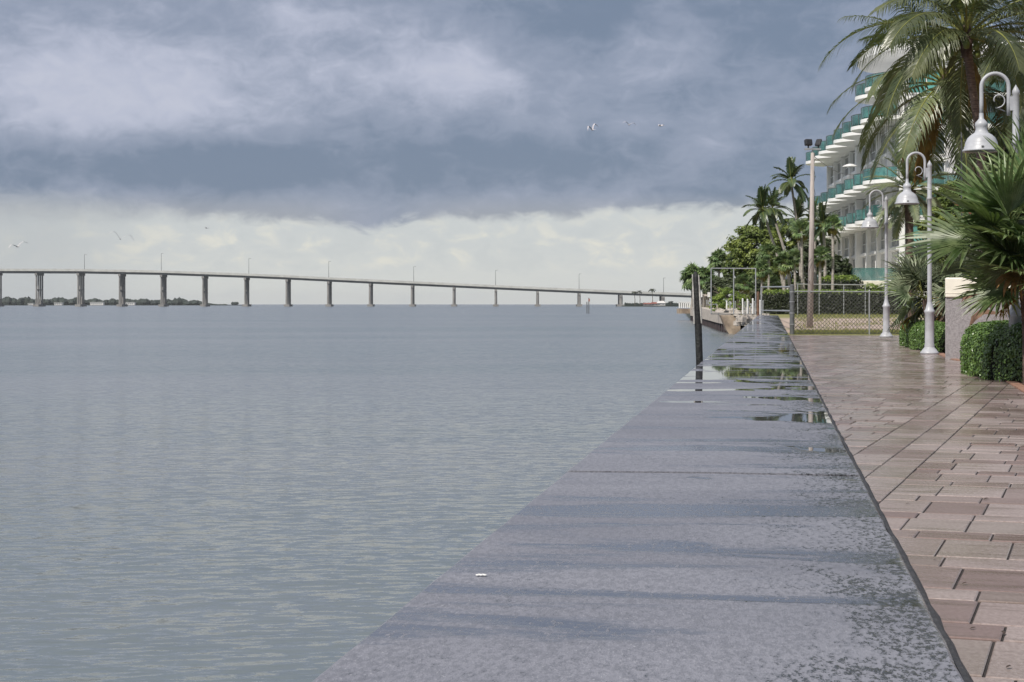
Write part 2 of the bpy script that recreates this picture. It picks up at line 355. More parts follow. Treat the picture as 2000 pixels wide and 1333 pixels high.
# ------------------------------------------------------------------ mesh building
class MB:
    def __init__(s): s.v = []; s.f = []; s.mi = []; s.cur = 0
    def add(s, vs, fs):
        o = len(s.v); s.v += [tuple(v) for v in vs]
        for f in fs: s.f.append(tuple(i + o for i in f)); s.mi.append(s.cur)
    def box(s, c, d, M=None):
        x, y, z = d[0] / 2, d[1] / 2, d[2] / 2
        vs = [Vector((sx * x, sy * y, sz * z)) for sz in (-1, 1) for sy in (-1, 1) for sx in (-1, 1)]
        if M is not None: vs = [M @ v for v in vs]
        c = Vector(c); s.add([v + c for v in vs], [(0, 2, 3, 1), (4, 5, 7, 6), (0, 1, 5, 4), (2, 6, 7, 3), (0, 4, 6, 2), (1, 3, 7, 5)])
    def bar(s, a, b, w, h=None):
        a, b = Vector(a), Vector(b); d = b - a; L = d.length
        if L < 1e-6: return
        M = d.to_track_quat('Z', 'X').to_matrix(); s.box((a + b) / 2, (w, h or w, L), M)
    def prism(s, poly, z0, z1):
        n = len(poly); vs = [(p[0], p[1], z0) for p in poly] + [(p[0], p[1], z1) for p in poly]
        s.add(vs, [tuple(range(n - 1, -1, -1)), tuple(range(n, 2 * n))] + [(i, (i + 1) % n, n + (i + 1) % n, n + i) for i in range(n)])
    def tube(s, pts, rad, n=8, cap=True):
        pts = [Vector(p) for p in pts]; m = len(pts)
        rads = rad if hasattr(rad, '__len__') else [rad] * m
        ref = None; rings = []; vs = []
        for i, p in enumerate(pts):
            d = (pts[min(i + 1, m - 1)] - pts[max(i - 1, 0)]).normalized()
            if ref is None:
                ref = d.orthogonal().normalized()
            else:
                ref = (ref - d * ref.dot(d)).normalized()
            b = d.cross(ref)
            for k in range(n):
                a = 2 * math.pi * k / n; vs.append(p + (ref * math.cos(a) + b * math.sin(a)) * rads[i])
        fs = [(i * n + k, i * n + (k + 1) % n, (i + 1) * n + (k + 1) % n, (i + 1) * n + k) for i in range(m - 1) for k in range(n)]
        if cap: fs += [tuple(range(n - 1, -1, -1)), tuple((m - 1) * n + k for k in range(n))]
        s.add(vs, fs)
    def lathe(s, prof, n=24, c=(0, 0, 0)):
        vs = []; m = len(prof)
        for r, z in prof:
            for k in range(n):
                a = 2 * math.pi * k / n; vs.append((c[0] + r * math.cos(a), c[1] + r * math.sin(a), c[2] + z))
        s.add(vs, [(i * n + k, i * n + (k + 1) % n, (i + 1) * n + (k + 1) % n, (i + 1) * n + k) for i in range(m - 1) for k in range(n)])
    def strip(s, pts, ws, nrm):
        """leaf strip along pts, widths ws, flat side facing nrm"""
        vs = []; m = len(pts)
        for i, p in enumerate(pts):
            d = (pts[min(i + 1, m - 1)] - pts[max(i - 1, 0)])
            b = d.cross(nrm)
            b = b.normalized() if b.length > 1e-9 else Vector((1, 0, 0))
            vs += [p + b * ws[i] / 2, p - b * ws[i] / 2]
        s.add(vs, [(2 * i, 2 * i + 1, 2 * i + 3, 2 * i + 2) for i in range(m - 1)])
    def mesh(s, name, mats, smooth=False, bevel=0):
        me = bpy.data.meshes.new(name); me.from_pydata(s.v, [], s.f); me.update()
        for m in (mats if isinstance(mats, (list, tuple)) else [mats]): me.materials.append(MATS[m])
        if any(s.mi): me.polygons.foreach_set('material_index', s.mi)
        if smooth: me.polygons.foreach_set('use_smooth', [True] * len(me.polygons))
        return me
    def build(s, name, mats, parent=None, smooth=False, loc=None, kind=None):
        o = bpy.data.objects.new(name, s.mesh(name, mats, smooth)); COL.objects.link(o)
        if parent is not None: o.parent = parent
        if loc is not None: o.location = loc
        if kind: o['kind'] = kind
        return o
def tag(o, label=None, cat=None, group=None, kind=None):
    if label: o['label'] = label
    if cat: o['category'] = cat
    if group: o['group'] = group
    if kind: o['kind'] = kind
    return o
def thing(name, label, cat, loc=(0, 0, 0), rz=0.0, group=None):
    o = bpy.data.objects.new(name, None); COL.objects.link(o); o.location = loc; o.rotation_euler = (0, 0, rz); o.empty_display_size = 0.2
    return tag(o, label, cat, group)
def inst(name, me, parent, M=None, kind=None, label=None):
    o = bpy.data.objects.new(name, me); COL.objects.link(o); o.parent = parent
    if M is not None: o.matrix_local = M
    if kind: o['kind'] = kind
    if label: o['label'] = label
    return o
def copy_tree(o, parent=None):
    c = o.copy(); COL.objects.link(c)
    if parent is not None: c.parent = parent
    for ch in list(o.children): copy_tree(ch, c)
    return c

# ================================================================== SETTING
def sheet(name, poly, z, m, kind='structure'):
    b = MB(); b.add([(p[0], p[1], z) for p in poly], [tuple(range(len(poly)))]); o = b.build(name, m); o['kind'] = kind; return o
WZ = -0.97
sheet('bay_water', [(-9000, -800), (9000, -800), (9000, 14000), (-9000, 14000)], WZ, 'water')

# land
shore = [(0.36, -6), (0.36, 98.9)] + [tuple(PZ(*q)[:2]) for q in ((1452, 112), (1443, 117), (1422, 120), (1408, 129), (1385, 155), (1372, 171), (1352, 215), (1345, 260), (1337, 420), (1420, 600))]
sy = [p[1] for p in shore]; sx = [p[0] for p in shore]
def shx(y): return float(np.interp(y, sy, sx))
b = MB(); ys = list(np.concatenate([[-6, 0, 20, 40, 58], np.arange(60, 98, 2), [98.85], np.arange(99.5, 240, 4), np.arange(240, 590, 25), [590, 900]]))
vs = []; fs = []; NX = 14
for y in ys:
    x0 = shx(y)
    for i in range(NX):
        u = i / (NX - 1); vs.append((x0 + (u ** 3) * (1500) + u * 6, y, zl(y) - 0.0 if y > 59.5 else -0.06))
for j in range(len(ys) - 1):
    for i in range(NX - 1): a = j * NX + i; fs.append((a, a + 1, a + NX + 1, a + NX))
b.add(vs, fs); o = b.build('ground', 'land'); o['kind'] = 'structure'

# sea wall with its wet cap slabs
XL, XR, HW = -0.798, 0.347, 0.43
wall = thing('sea_wall', 'long low sea wall with wet grey concrete cap beside the water', 'wall', (0, 0, 0))
wb = MB(); wb.box(((XL + XR) / 2, 46.5, -0.62), (XR - XL - 0.10, 105.0, 1.90)); wb.build('wall_base', 'concrete', wall)
joints = [-6.0, 6.52, 19.55, 32.6, 45.6, 58.7, 71.7, 84.8, 99.0]
rs = random.Random(5)
for i in range(8):
    y0, y1 = joints[i] + 0.028, joints[i + 1] - 0.028
    n = 60; b = MB(); vs = []
    for k in range(n + 1):
        y = y0 + (y1 - y0) * k / n
        jl = 0.004 * mnoise.noise(Vector((y * 2.3, i, 0))) + rs.uniform(-0.0025, 0.0015); jr = rs.uniform(-0.004, 0.002)
        dz = rs.uniform(-0.0006, 0.0006)
        vs += [(XL + jl, y, HW - 0.14), (XL + jl, y, HW - 0.012 + dz), (XL + 0.017 + jl, y, HW), ((XL + XR) / 2, y, HW + 0.003), (XR - 0.022 + jr, y, HW), (XR - 0.014 + jr, y, HW - 0.008), (XR - 0.014, y, HW - 0.14)]
    fs = [(k * 7 + j, k * 7 + j + 1, k * 7 + 8 + j, k * 7 + 7 + j) for k in range(n) for j in range(6)] + [tuple(range(6, -1, -1)), tuple(n * 7 + j for j in range(7))]
    b.add(vs, fs)
    b.build('cap_slab', 'wet_wall_cap', wall, loc=(0, 0, rs.uniform(-0.0015, 0.0015)))
b = MB()
for jy in joints[1:-1]: b.box(((XL + XR) / 2 - 0.004, jy, HW - 0.14), (XR - XL - 0.03, 0.06, 0.16))
b.build('joint_filler', 'bedding', wall)
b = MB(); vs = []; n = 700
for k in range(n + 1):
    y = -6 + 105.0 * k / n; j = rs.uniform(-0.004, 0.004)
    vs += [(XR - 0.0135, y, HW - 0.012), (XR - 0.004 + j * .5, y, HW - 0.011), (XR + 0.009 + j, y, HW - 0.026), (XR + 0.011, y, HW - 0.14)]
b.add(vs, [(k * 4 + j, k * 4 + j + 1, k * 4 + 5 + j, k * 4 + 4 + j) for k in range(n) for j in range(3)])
b.build('dark_edge', 'coping_dark', wall)  # dark, slightly ragged strip along the promenade side of the cap

# promenade bedding and pavers
border = [G(*q) for q in ((1768, 655.6), (1800, 672), (1835, 694), (1852, 701.5), (1905, 712), (1940, 731), (2000, 768))]
border = [Vector((PZ(1768, 59.4).x, 60.0, 0))] + border
bd = (border[-1] - border[-2]).normalized(); border.append(border[-1] + bd * 9)
bys = [p.y for p in border][::-1]; bxs = [p.x for p in border][::-1]
def bx(y): return float(np.interp(y, bys, bxs)) if y > bys[0] else bxs[0] + 0.25 * (bys[0] - y)
YE = 59.6
poly = [(0.35, 1.0), (9.5, 1.0)] + [(p.x, p.y) for p in border[::-1] if p.y < YE] + [(bx(YE), YE), (0.35, YE)]
prom = sheet('promenade', poly, -0.0075, 'bedding')
cv = Vector((math.sin(PG), math.cos(PG))); rv = Vector((math.cos(PG), -math.sin(PG)))
rp = random.Random(11)
pavers = []
def clip(polyg, inside, cut):
    out = []
    for i in range(len(polyg)):
        a, b_ = polyg[i], polyg[(i + 1) % len(polyg)]; ia, ib = inside(a), inside(b_)
        if ia: out.append(a)
        if ia != ib: out.append(cut(a, b_))
    return out
def cutter(fn):
    def c(a, b_):
        fa, fb = fn(a), fn(b_); k = fa / (fa - fb); return a + (b_ - a) * k
    return c
def add_paver(u0, u1, v0, v1):
    g = 0.0045
    h_ = 0.0085
    pg = [rv * u + cv * v for u, v in ((u0 + g, v0 + h_), (u1 - g, v0 + h_), (u1 - g, v1 - h_), (u0 + g, v1 - h_))]
    ym = sum(p.y for p in pg) / 4
    for fn in ((lambda p: p.x - 0.362), (lambda p: bx(ym) + 0.9 * 0 - (p.x + (p.y - ym) * ((bx(ym) - bx(ym + 0.1)) / 0.1))), (lambda p: YE - p.y), (lambda p: p.y - 2.2)):
        pg = clip(pg, lambda p: fn(p) > 0, cutter(fn))
        if len(pg) < 3: return
    ar = abs(sum(pg[i].x * pg[(i + 1) % len(pg)].y - pg[(i + 1) % len(pg)].x * pg[i].y for i in range(len(pg)))) / 2
    if ar < 0.004: return
    pavers.append(pg)
# u runs across the grid; two bands with straight long joints, coursed ashlar either side
U1 = None
pL = G(1700, 925); uL = pL.x * rv.x + pL.y * rv.y
bands = [uL - 0.275, uL, uL + 0.245]
def coursed(ua, ub):
    v = -2.0; k = 0
    while v < 66:
        dv = (0.56, 0.27, 0.46, 0.24, 0.54, 0.29)[k % 6] * 1.0; k += 1
        u = ua; k0 = True
        while u < ub:
            du = rp.choice((0.30, 0.36, 0.40)) if dv > 0.4 else rp.choice((0.24, 0.28, 0.34))
            if k0: du *= rp.uniform(0.4, 1.0); k0 = False
            if ub - (u + du) < 0.11: du = ub - u + 1e-6
            add_paver(u, min(u + du, ub), v, v + dv)
            u += du
        v += dv
def banded(ua, ub):
    v = -2.0 - rp.random()
    while v < 66:
        dv = rp.choice((0.5, 0.62, 0.75)); add_paver(ua, ub, v, v + dv); v += dv
coursed(bands[2], 16)
banded(bands[0], bands[1]); banded(bands[1], bands[2])
u = bands[0]
coursed(u - 1.55, u); banded(u - 1.85, u - 1.55); banded(u - 2.12, u - 1.85); coursed(u - 4.2, u - 2.12); banded(u - 4.5, u - 4.2); banded(u - 4.76, u - 4.5); coursed(u - 12, u - 4.76)
def vis(pg):
    c = sum(pg, Vector((0, 0))) / len(pg); w = Vector((c.x, c.y, 0)); Z = w.dot(FV); X = w.dot(RV)
    if Z < 4.7: return -1
    px = 1000 + X / Z * F
    return -1 if px > 2040 or px < 1450 else 1.0 / Z
pavers.sort(key=lambda p: -vis(p))
def paver_geo(b, pg, tl, h):
    n = len(pg); c = sum(pg, Vector((0, 0))) / n
    zf = lambda p, k: h + (p.x - c.x) * tl[0] + (p.y - c.y) * tl[1] - k
    inn = [c + (p - c) * (1 - 0.008 / max(0.02, (p - c).length)) for p in pg]
    o = len(b.v)
    vs = [(p.x, p.y, -0.024) for p in pg] + [(p.x, p.y, zf(p, 0.004)) for p in pg] + [(p.x, p.y, zf(p, 0.0)) for p in inn]
    fs = [(i, (i + 1) % n, n + (i + 1) % n, n + i) for i in range(n)] + [(n + i, n + (i + 1) % n, 2 * n + (i + 1) % n, 2 * n + i) for i in range(n)] + [tuple(range(2 * n, 3 * n))]
    b.add(vs, fs)
rest = MB(); tints = []
for i, pg in enumerate(pavers):
    tl = (rp.gauss(0, 0.0022), rp.gauss(0, 0.0035)); h = rp.uniform(-0.0015, 0.0015)
    if i < 300:
        b = MB(); paver_geo(b, pg, tl, h); b.build('paver', 'wet_paver', prom)
    else:
        n0 = len(rest.f); paver_geo(rest, pg, tl, h); tints += [rp.random()] * (len(rest.f) - n0)
o = rest.build('paver_field', 'wet_paver', prom); o['kind'] = 'stuff'
at = o.data.attributes.new('tint', 'FLOAT', 'FACE'); at.data.foreach_set('value', tints)

# planter bed along the promenade
b = MB(); vs = []
ybs = np.linspace(8, 59.4, 120)
for y in ybs: vs += [(bx(y) + 0.004, y, -0.03), (bx(y) + 0.01, y, 0.012), (bx(y) + 0.13, y, 0.016), (bx(y) + 0.14, y, -0.03)]
b.add(vs, [(k * 4 + j, k * 4 + j + 1, k * 4 + 5 + j, k * 4 + 4 + j) for k in range(119) for j in range(3)])
b.build('planting_bed_kerb', 'curb_dirt', kind='structure')
b = MB(); vs = []
for k, y in enumerate(ybs):
    for j, dx in enumerate((0.141, 0.5, 1.2, 2.5, 6.0, 12)):
        vs.append((bx(y) + dx, y, 0.004 + (0.02 + 0.02 * mnoise.noise(Vector((dx * 3, y * 2, 0)))) * (j > 0)))
b.add(vs, [(k * 6 + j, k * 6 + j + 1, k * 6 + 7 + j, k * 6 + 6 + j) for k in range(119) for j in range(5)])
b.build('planting_bed', 'soil', kind='structure')

# ================================================================== BRIDGE
def bridge():
    D = 1500.0
    br = thing('causeway_bridge', 'long grey concrete bridge on tall piers rising to the left over the bay', 'bridge')
    xs = [-160, 0, 160, 320, 480, 562, 643, 725, 887, 1050, 1210, 1345, 1400, 1560]
    yt = [526.5, 526, 526.5, 529.5, 535, 538.5, 542.5, 546.5, 554, 561.5, 568.5, 573.5, 575.5, 581]
    def top(px): return CZ + (HY - float(np.interp(px, xs, yt))) / F * D
    hw = 12.0
    def ring(px, q): v = PZ(px, D); return v
    grid = list(range(-160, 1561, 20))
    sec = {'deck': ([(-hw, -1.5), (hw, -1.5), (hw, -1.0), (-hw, -1.0)], 'bridge_concrete'),
           'girder': ([(-hw + 1.6, -3.6), (hw - 1.6, -3.6), (hw - 1.6, -1.504), (-hw + 1.6, -1.504)], 'bridge_girder'),
           'parapet': ([(-hw - 0.2, -1.9), (-hw - 0.004, -1.9), (-hw - 0.004, 0.1), (-hw - 0.2, 0.1)], 'bridge_concrete'),
           'far_parapet': ([(hw + 0.004, -1.9), (hw + 0.3, -1.9), (hw + 0.3, 0.1), (hw + 0.004, 0.1)], 'bridge_concrete')}
    for nm, (prof, m) in sec.items():
        b = MB(); vs = []
        for px in grid:
            v = PZ(px, D); zt = top(px)
            for d, dz in prof: w = v + FV * d; vs.append((w.x, w.y, zt + dz))
        b.add(vs, [(k * 4 + j, k * 4 + (j + 1) % 4, k * 4 + 4 + (j + 1) % 4, k * 4 + 4 + j) for k in range(len(grid) - 1) for j in range(4)] + [(0, 1, 2, 3), tuple(len(vs) - 1 - i for i in range(4))])
        b.build('parapet' if 'parapet' in nm else nm, m, br)
    pcols = [-4.5, 77, 158, 238.5, 319.5, 400.5, 482, 563, 643.5, 724.5, 806, 887, 968.5, 1050, 1131, 1211.5, 1293, 1374]
    M = Matrix(((RV.x, FV.x, 0), (RV.y, FV.y, 0), (0, 0, 1)))
    for px in pcols:
        v = PZ(px, D); zt = top(px) - 3.6
        pr = bpy.data.objects.new('pier', None)
        b = MB()
        w = 2.3 if px < 1200 else 3.2; wr = 0.74 if px < 500 else (1.05 if px < 1200 else 1.5)
        for d in (-9.6, -3.2, 3.2, 9.6):
            b.tube([v + FV * d + UP * (WZ - 1 - v.z), v + FV * d + UP * (zt - 1.9 - v.z)], [wr * 1.08, wr], 10)
        col_ = b.build('pier', 'bridge_pier', br, smooth=False)
        b = MB(); b.box((v.x, v.y, zt - 1.0), (w * 0.9, 22.5, 2.0), M); b.build('pier_cap', 'bridge_pier', col_)
        b = MB(); b.box((v.x, v.y, WZ + 0.6), (w * 2.1, 23, 2.6), M); b.build('footing', 'bridge_pier', col_)
        if zt > 12:
            b = MB(); b.box((v.x, v.y, WZ + (zt - WZ) * 0.5), (w * 0.6, 18, 0.9), M); b.build('cross_beam', 'bridge_pier', col_)
    for px, py in ((165, 497), (315, 495), (486, 505), (642, 511), (808, 521), (968, 534 - 6), (1131, 535), (1296, 543)):
        v = PZ(px, D, top(px) - 1.0) - FV * 0.0; zz = CZ + (HY - py) / F * D
        b = MB(); b.tube([v, Vector((v.x, v.y, zz))], [0.26, 0.16], 6); b.tube([Vector((v.x, v.y, zz - 0.3)), Vector((v.x, v.y, zz)) + RV * 2.0], 0.15, 5)
        b.build('lamp_pole', 'galv_dark', br)
bridge()

# ================================================================== FOLIAGE TOOLS
def leaf_quad(b, p, n, l, w, up=None):
    n = n.normalized(); d = Vector((ru(-1, 1), ru(-1, 1), ru(-1, 1))); d = (d - n * d.dot(n))
    if d.length < 1e-3: return
    d.normalize(); s_ = n.cross(d)
    b.add([p - d * l / 2, p + s_ * w / 2 + n * w * 0.12, p + d * l / 2, p - s_ * w / 2 + n * w * 0.12], [(0, 1, 2, 3)])
def clump_crown(b, c, r, n_clumps, leaf, leaves, flat=1.0, seed=0, squash=0.62):
    """uneven crown: leaves gathered in clumps over an ellipsoid shell and inside it"""
    c = Vector(c); r = Vector(r)
    for i in range(n_clumps):
        d = Vector((ru(-1, 1), ru(-1, 1), ru(-0.55, 1))).normalized()
        k = ru(0.55, 1.0) * (0.82 + 0.3 * mnoise.noise(d * 2.1 + Vector((seed, 0, 0))))
        cc = c + Vector((d.x * r.x, d.y * r.y, d.z * r.z)) * k
        cr = ru(0.11, 0.2) * min(r)
        for j in range(leaves):
            e = Vector((random.gauss(0, 1), random.gauss(0, 1), random.gauss(0, 1)))
            e.normalize(); pos = cc + Vector((e.x, e.y, e.z * squash)) * cr * ru(0.5, 1.15)
            nrm = (e + d * 0.5 + UP * 0.8 + Vector((ru(-1, 1), ru(-1, 1), ru(-1, 1))) * 0.5)
            leaf_quad(b, pos, nrm, leaf * ru(0.7, 1.3), leaf * ru(0.45, 0.8))
def broad_tree(label, base, crowns, leafm, leaf, leaves=26, dens=1.0, group=None, cat='tree', name='broadleaf_tree', trunk=True):
    base = Vector(base); t = thing(name, label, cat, base, 0, group)
    b = MB()
    for i, (c, r) in enumerate(crowns):
        c = Vector(c) - base
        vol = r[0] * r[2]
        clump_crown(b, c, r, int(60 * dens * max(1, vol / 8)), leaf, leaves, seed=i * 3.7 + base.x)
    b.build('crown', leafm, t)
    if trunk:
        b = MB()
        for i, (c, r) in enumerate(crowns):
            c = Vector(c) - base
            b.tube([Vector((0, 0, -0.2)), Vector((c.x * 0.2, c.y * 0.2, c.z * 0.4)), c], [0.28, 0.2, 0.06], 7)
            for k in range(7):
                e = c + Vector((ru(-.7, .7) * r[0], ru(-.7, .7) * r[1], ru(-.2, .7) * r[2])); m_ = c * 0.55
                b.tube([m_, (m_ + e) / 2 + UP * 0.2, e], [0.10, 0.06, 0.02], 5, cap=False)
        b.build('trunk', 'bark', t)
    return t
def hedge(name, label, pts, hw, h, leafm, leaf, dens, z0=0.0, top_light=None, group=None, wob=0.05, expo=0.35, lw=0.55, cat='hedge'):
    """clipped hedge along a polyline: dark core with leaves over its surface"""
    pts = [Vector((p[0], p[1], 0)) for p in pts]; b = MB()
    segs = []; 
    for i in range(len(pts) - 1):
        L = (pts[i + 1] - pts[i]).length; segs.append((pts[i], pts[i + 1], L))
    tot = sum(s_[2] for s_ in segs)
    def at_(u):
        u *= tot
        for a, c, L in segs:
            if u <= L: return a + (c - a) * (u / L), (c - a).normalized()
            u -= L
        return segs[-1][1], (segs[-1][1] - segs[-1][0]).normalized()
    def surf(u, a, k=1.0):
        # u along incl. rounded ends, a: angle 0..pi across
        e = min(1.0, max(0.03, math.sqrt(max(0.0, 1 - max(0, 1 - min(u, 1 - u) * tot / hw) ** 2))))
        p, d = at_(u); side = Vector((d.y, -d.x, 0)); ca, sa = math.cos(a), math.sin(a)
        q = p + side * (math.copysign(abs(ca) ** expo, ca) * hw * k * e)
        q.z = z0 + h * (abs(sa) ** expo) * k * (0.35 + 0.65 * e) + mnoise.noise(q * 1.7) * wob
        n = side * ca * 1.0 + UP * sa + d * (1 if u > 0.5 else -1) * (1 - e)
        q += side * mnoise.noise(q * 1.3 + Vector((9, 0, 0))) * wob
        return q, n
    # core
    N = max(6, int(tot / 0.6)); vs = []
    for i in range(N + 1):
        u = i / N; u = min(max(u, 0.001), 0.999)
        for j in range(9):
            q, n = surf(u, math.pi * j / 8, 0.90); vs.append(q)
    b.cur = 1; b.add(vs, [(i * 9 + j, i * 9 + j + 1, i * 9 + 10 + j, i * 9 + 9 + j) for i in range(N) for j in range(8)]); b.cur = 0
    area = tot * (2 * h + 2 * hw); n_leaf = int(area * dens)
    per = [0]  # choose angle so that leaves spread evenly over the box-like section
    for i in range(n_leaf):
        r = rnd() * (2 * h + 2 * hw)
        if r < h: a = math.asin(min(1, (r / h)) ** (1 / expo) if r / h > 0 else 0)
        elif r < h + 2 * hw:
            c_ = (r - h - hw) / hw; a = math.acos(math.copysign(abs(c_) ** (1 / expo), -c_)); a = math.pi - a if False else a
        else:
            a = math.pi - math.asin(min(1.0, ((r - h - 2 * hw) / h)) ** (1 / expo))
        u = rnd(); q, n = surf(u, a, ru(0.93, 1.03))
        n = n.normalized() + Vector((ru(-1, 1), ru(-1, 1), ru(-0.6, 1))) * 0.75
        b.cur = 2 if (top_light and (q.z - z0) > h * ru(0.84, 0.95)) else 0  # top leaves take the lighter material, sunlight put into their colour
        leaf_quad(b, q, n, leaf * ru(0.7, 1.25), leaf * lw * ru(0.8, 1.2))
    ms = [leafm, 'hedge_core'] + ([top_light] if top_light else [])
    o = b.build(name, ms); return tag(o, label, cat, group)

# feather (pinnate) frond meshes, baked at several pitches
def feather_mesh(name, L, th0, bend, nl, ll, lw, leafm, droop=0.8, vang=0.3, rs_=None, rach=0.03, twist=0.0, start=0.18):
    r = rs_ or random.Random(1); b = MB(); n = 22; p = Vector((0, 0, 0)); pts = []; tans = []
    for i in range(n + 1):
        t = i / n; th = th0 - bend * (t ** 1.25); d = Vector((math.cos(th), 0.06 * twist * math.sin(t * 3), math.sin(th)))
        pts.append(p.copy()); tans.append(d); p = p + d * (L / n)
    b.cur = 1; b.tube(pts, [rach * (1 - 0.88 * i / n) for i in range(n + 1)], 5, cap=False); b.cur = 0
    for k in range(nl):
        t = start + (1 - start) * (k + 0.5) / nl; i = min(n - 1, int(t * n)); fr = t * n - i
        base = pts[i].lerp(pts[i + 1], fr); d = tans[i]; nrm = Vector((-d.z, 0, d.x))
        prof = math.sin(math.pi * min(1, 0.12 + 0.80 * ((t - start) / (1 - start)) ** 0.8)) ** 0.6
        for s_ in (-1, 1):
            l = ll * prof * r.uniform(0.82, 1.1); fw = 0.45 + 0.55 * t + r.uniform(-.1, .1)
            v = (Vector((0, s_, 0)) + d * fw + nrm * (vang + r.uniform(-.15, .15))).normalized()
            q = base; P_ = [q]
            for m_ in range(3):
                v = (v + Vector((r.uniform(-.08, .08), r.uniform(-.08, .08), -droop * (0.25 + 0.35 * m_)))).normalized(); q = q + v * l / 3; P_.append(q)
            wn = (nrm + Vector((0, -s_ * 0.5, 0.2))).normalized()
            b.strip(P_, [lw * 0.7, lw, lw * 0.75, lw * 0.08], wn)
    return b.mesh(name, [leafm, 'rachis'])
def fan_mesh(name, Rb, nseg, spread, segw, leafm, pet=0.6, droop=0.2, split=0.35, seed=0, cup=0.25):
    """palmate leaf: petiole along +X then radiating segments; blade normal about +Z"""
    r = random.Random(seed); b = MB(); hub = Vector((pet, 0, 0))
    b.cur = 1; b.tube([Vector((0, 0, 0)), Vector((pet * 0.5, 0, 0.03)), hub], [0.014, 0.011, 0.008], 5, cap=False); b.cur = 0
    for k in range(nseg):
        a = -spread / 2 + spread * (k + 0.5) / nseg + r.uniform(-.02, .02)
        l = Rb * (0.78 + 0.22 * math.cos(a * 0.7)) * r.uniform(0.9, 1.06)
        d = Vector((math.cos(a), math.sin(a), cup * (0.3 + abs(a) * 0.35))).normalized(); side = Vector((-math.sin(a), math.cos(a), 0))
        w0 = segw
        pp = [hub, hub + d * l * split]
        v = d.copy(); q = pp[-1]
        dr = droop * r.uniform(0.2, 1.6)
        for m_ in range(3):
            v = (v + Vector((0, 0, -dr * 0.5 * (m_ + 0.4))) + side * r.uniform(-.05, .05)).normalized(); q = q + v * l * (1 - split) / 3; pp.append(q)
        ws = [w0 * 0.35, w0, w0 * 0.9, w0 * 0.55, w0 * 0.04]
        # folded segment: two half strips in a shallow V
        vs = []
        for i, q in enumerate(pp):
            vs += [q + side * ws[i] / 2 + UP * ws[i] * 0.28, q, q - side * ws[i] / 2 + UP * ws[i] * 0.28]
        b.add(vs, [f for i in range(4) for f in ((i * 3, i * 3 + 1, i * 3 + 4, i * 3 + 3), (i * 3 + 1, i * 3 + 2, i * 3 + 5, i * 3 + 4))])
    return b.mesh(name, [leafm, 'rachis'])
def frame_dir(d, roll=0.0, loc=(0, 0, 0), sc=1.0):
    """matrix whose +X points along d and +Z as near up as possible"""
    x = Vector(d).normalized(); y = UP.cross(x)
    y = y.normalized() if y.length > 1e-3 else Vector((0, 1, 0)); z = x.cross(y)
    M = Matrix((x, y, z)).transposed() @ Matrix.Rotation(roll, 3, 'X')
    return Matrix.Translation(loc) @ M.to_4x4() @ Matrix.Scale(sc, 4)
def trunk_ringed(t, pts, rads, m, n=12, rings=True, name='trunk'):
    b = MB(); pts = [Vector(p) for p in pts]; N = 70; P_ = []; Rr = []
    for i in range(N + 1):
        u = i / N * (len(pts) - 1); k = min(len(pts) - 2, int(u)); f = u - k
        p0, p1, p2, p3 = pts[max(k - 1, 0)], pts[k], pts[k + 1], pts[min(k + 2, len(pts) - 1)]
        q = 0.5 * ((2 * p1) + (p2 - p0) * f + (2 * p0 - 5 * p1 + 4 * p2 - p3) * f * f + (3 * p1 - p0 - 3 * p2 + p3) * f ** 3)
        rr = rads[k] * (1 - f) + rads[k + 1] * f
        P_.append(q); Rr.append(rr * ((1.05 if i % 2 else 0.96) if rings else ru(0.9, 1.1)))
    b.tube(P_, Rr, n); return b.build(name, m, t, smooth=True)

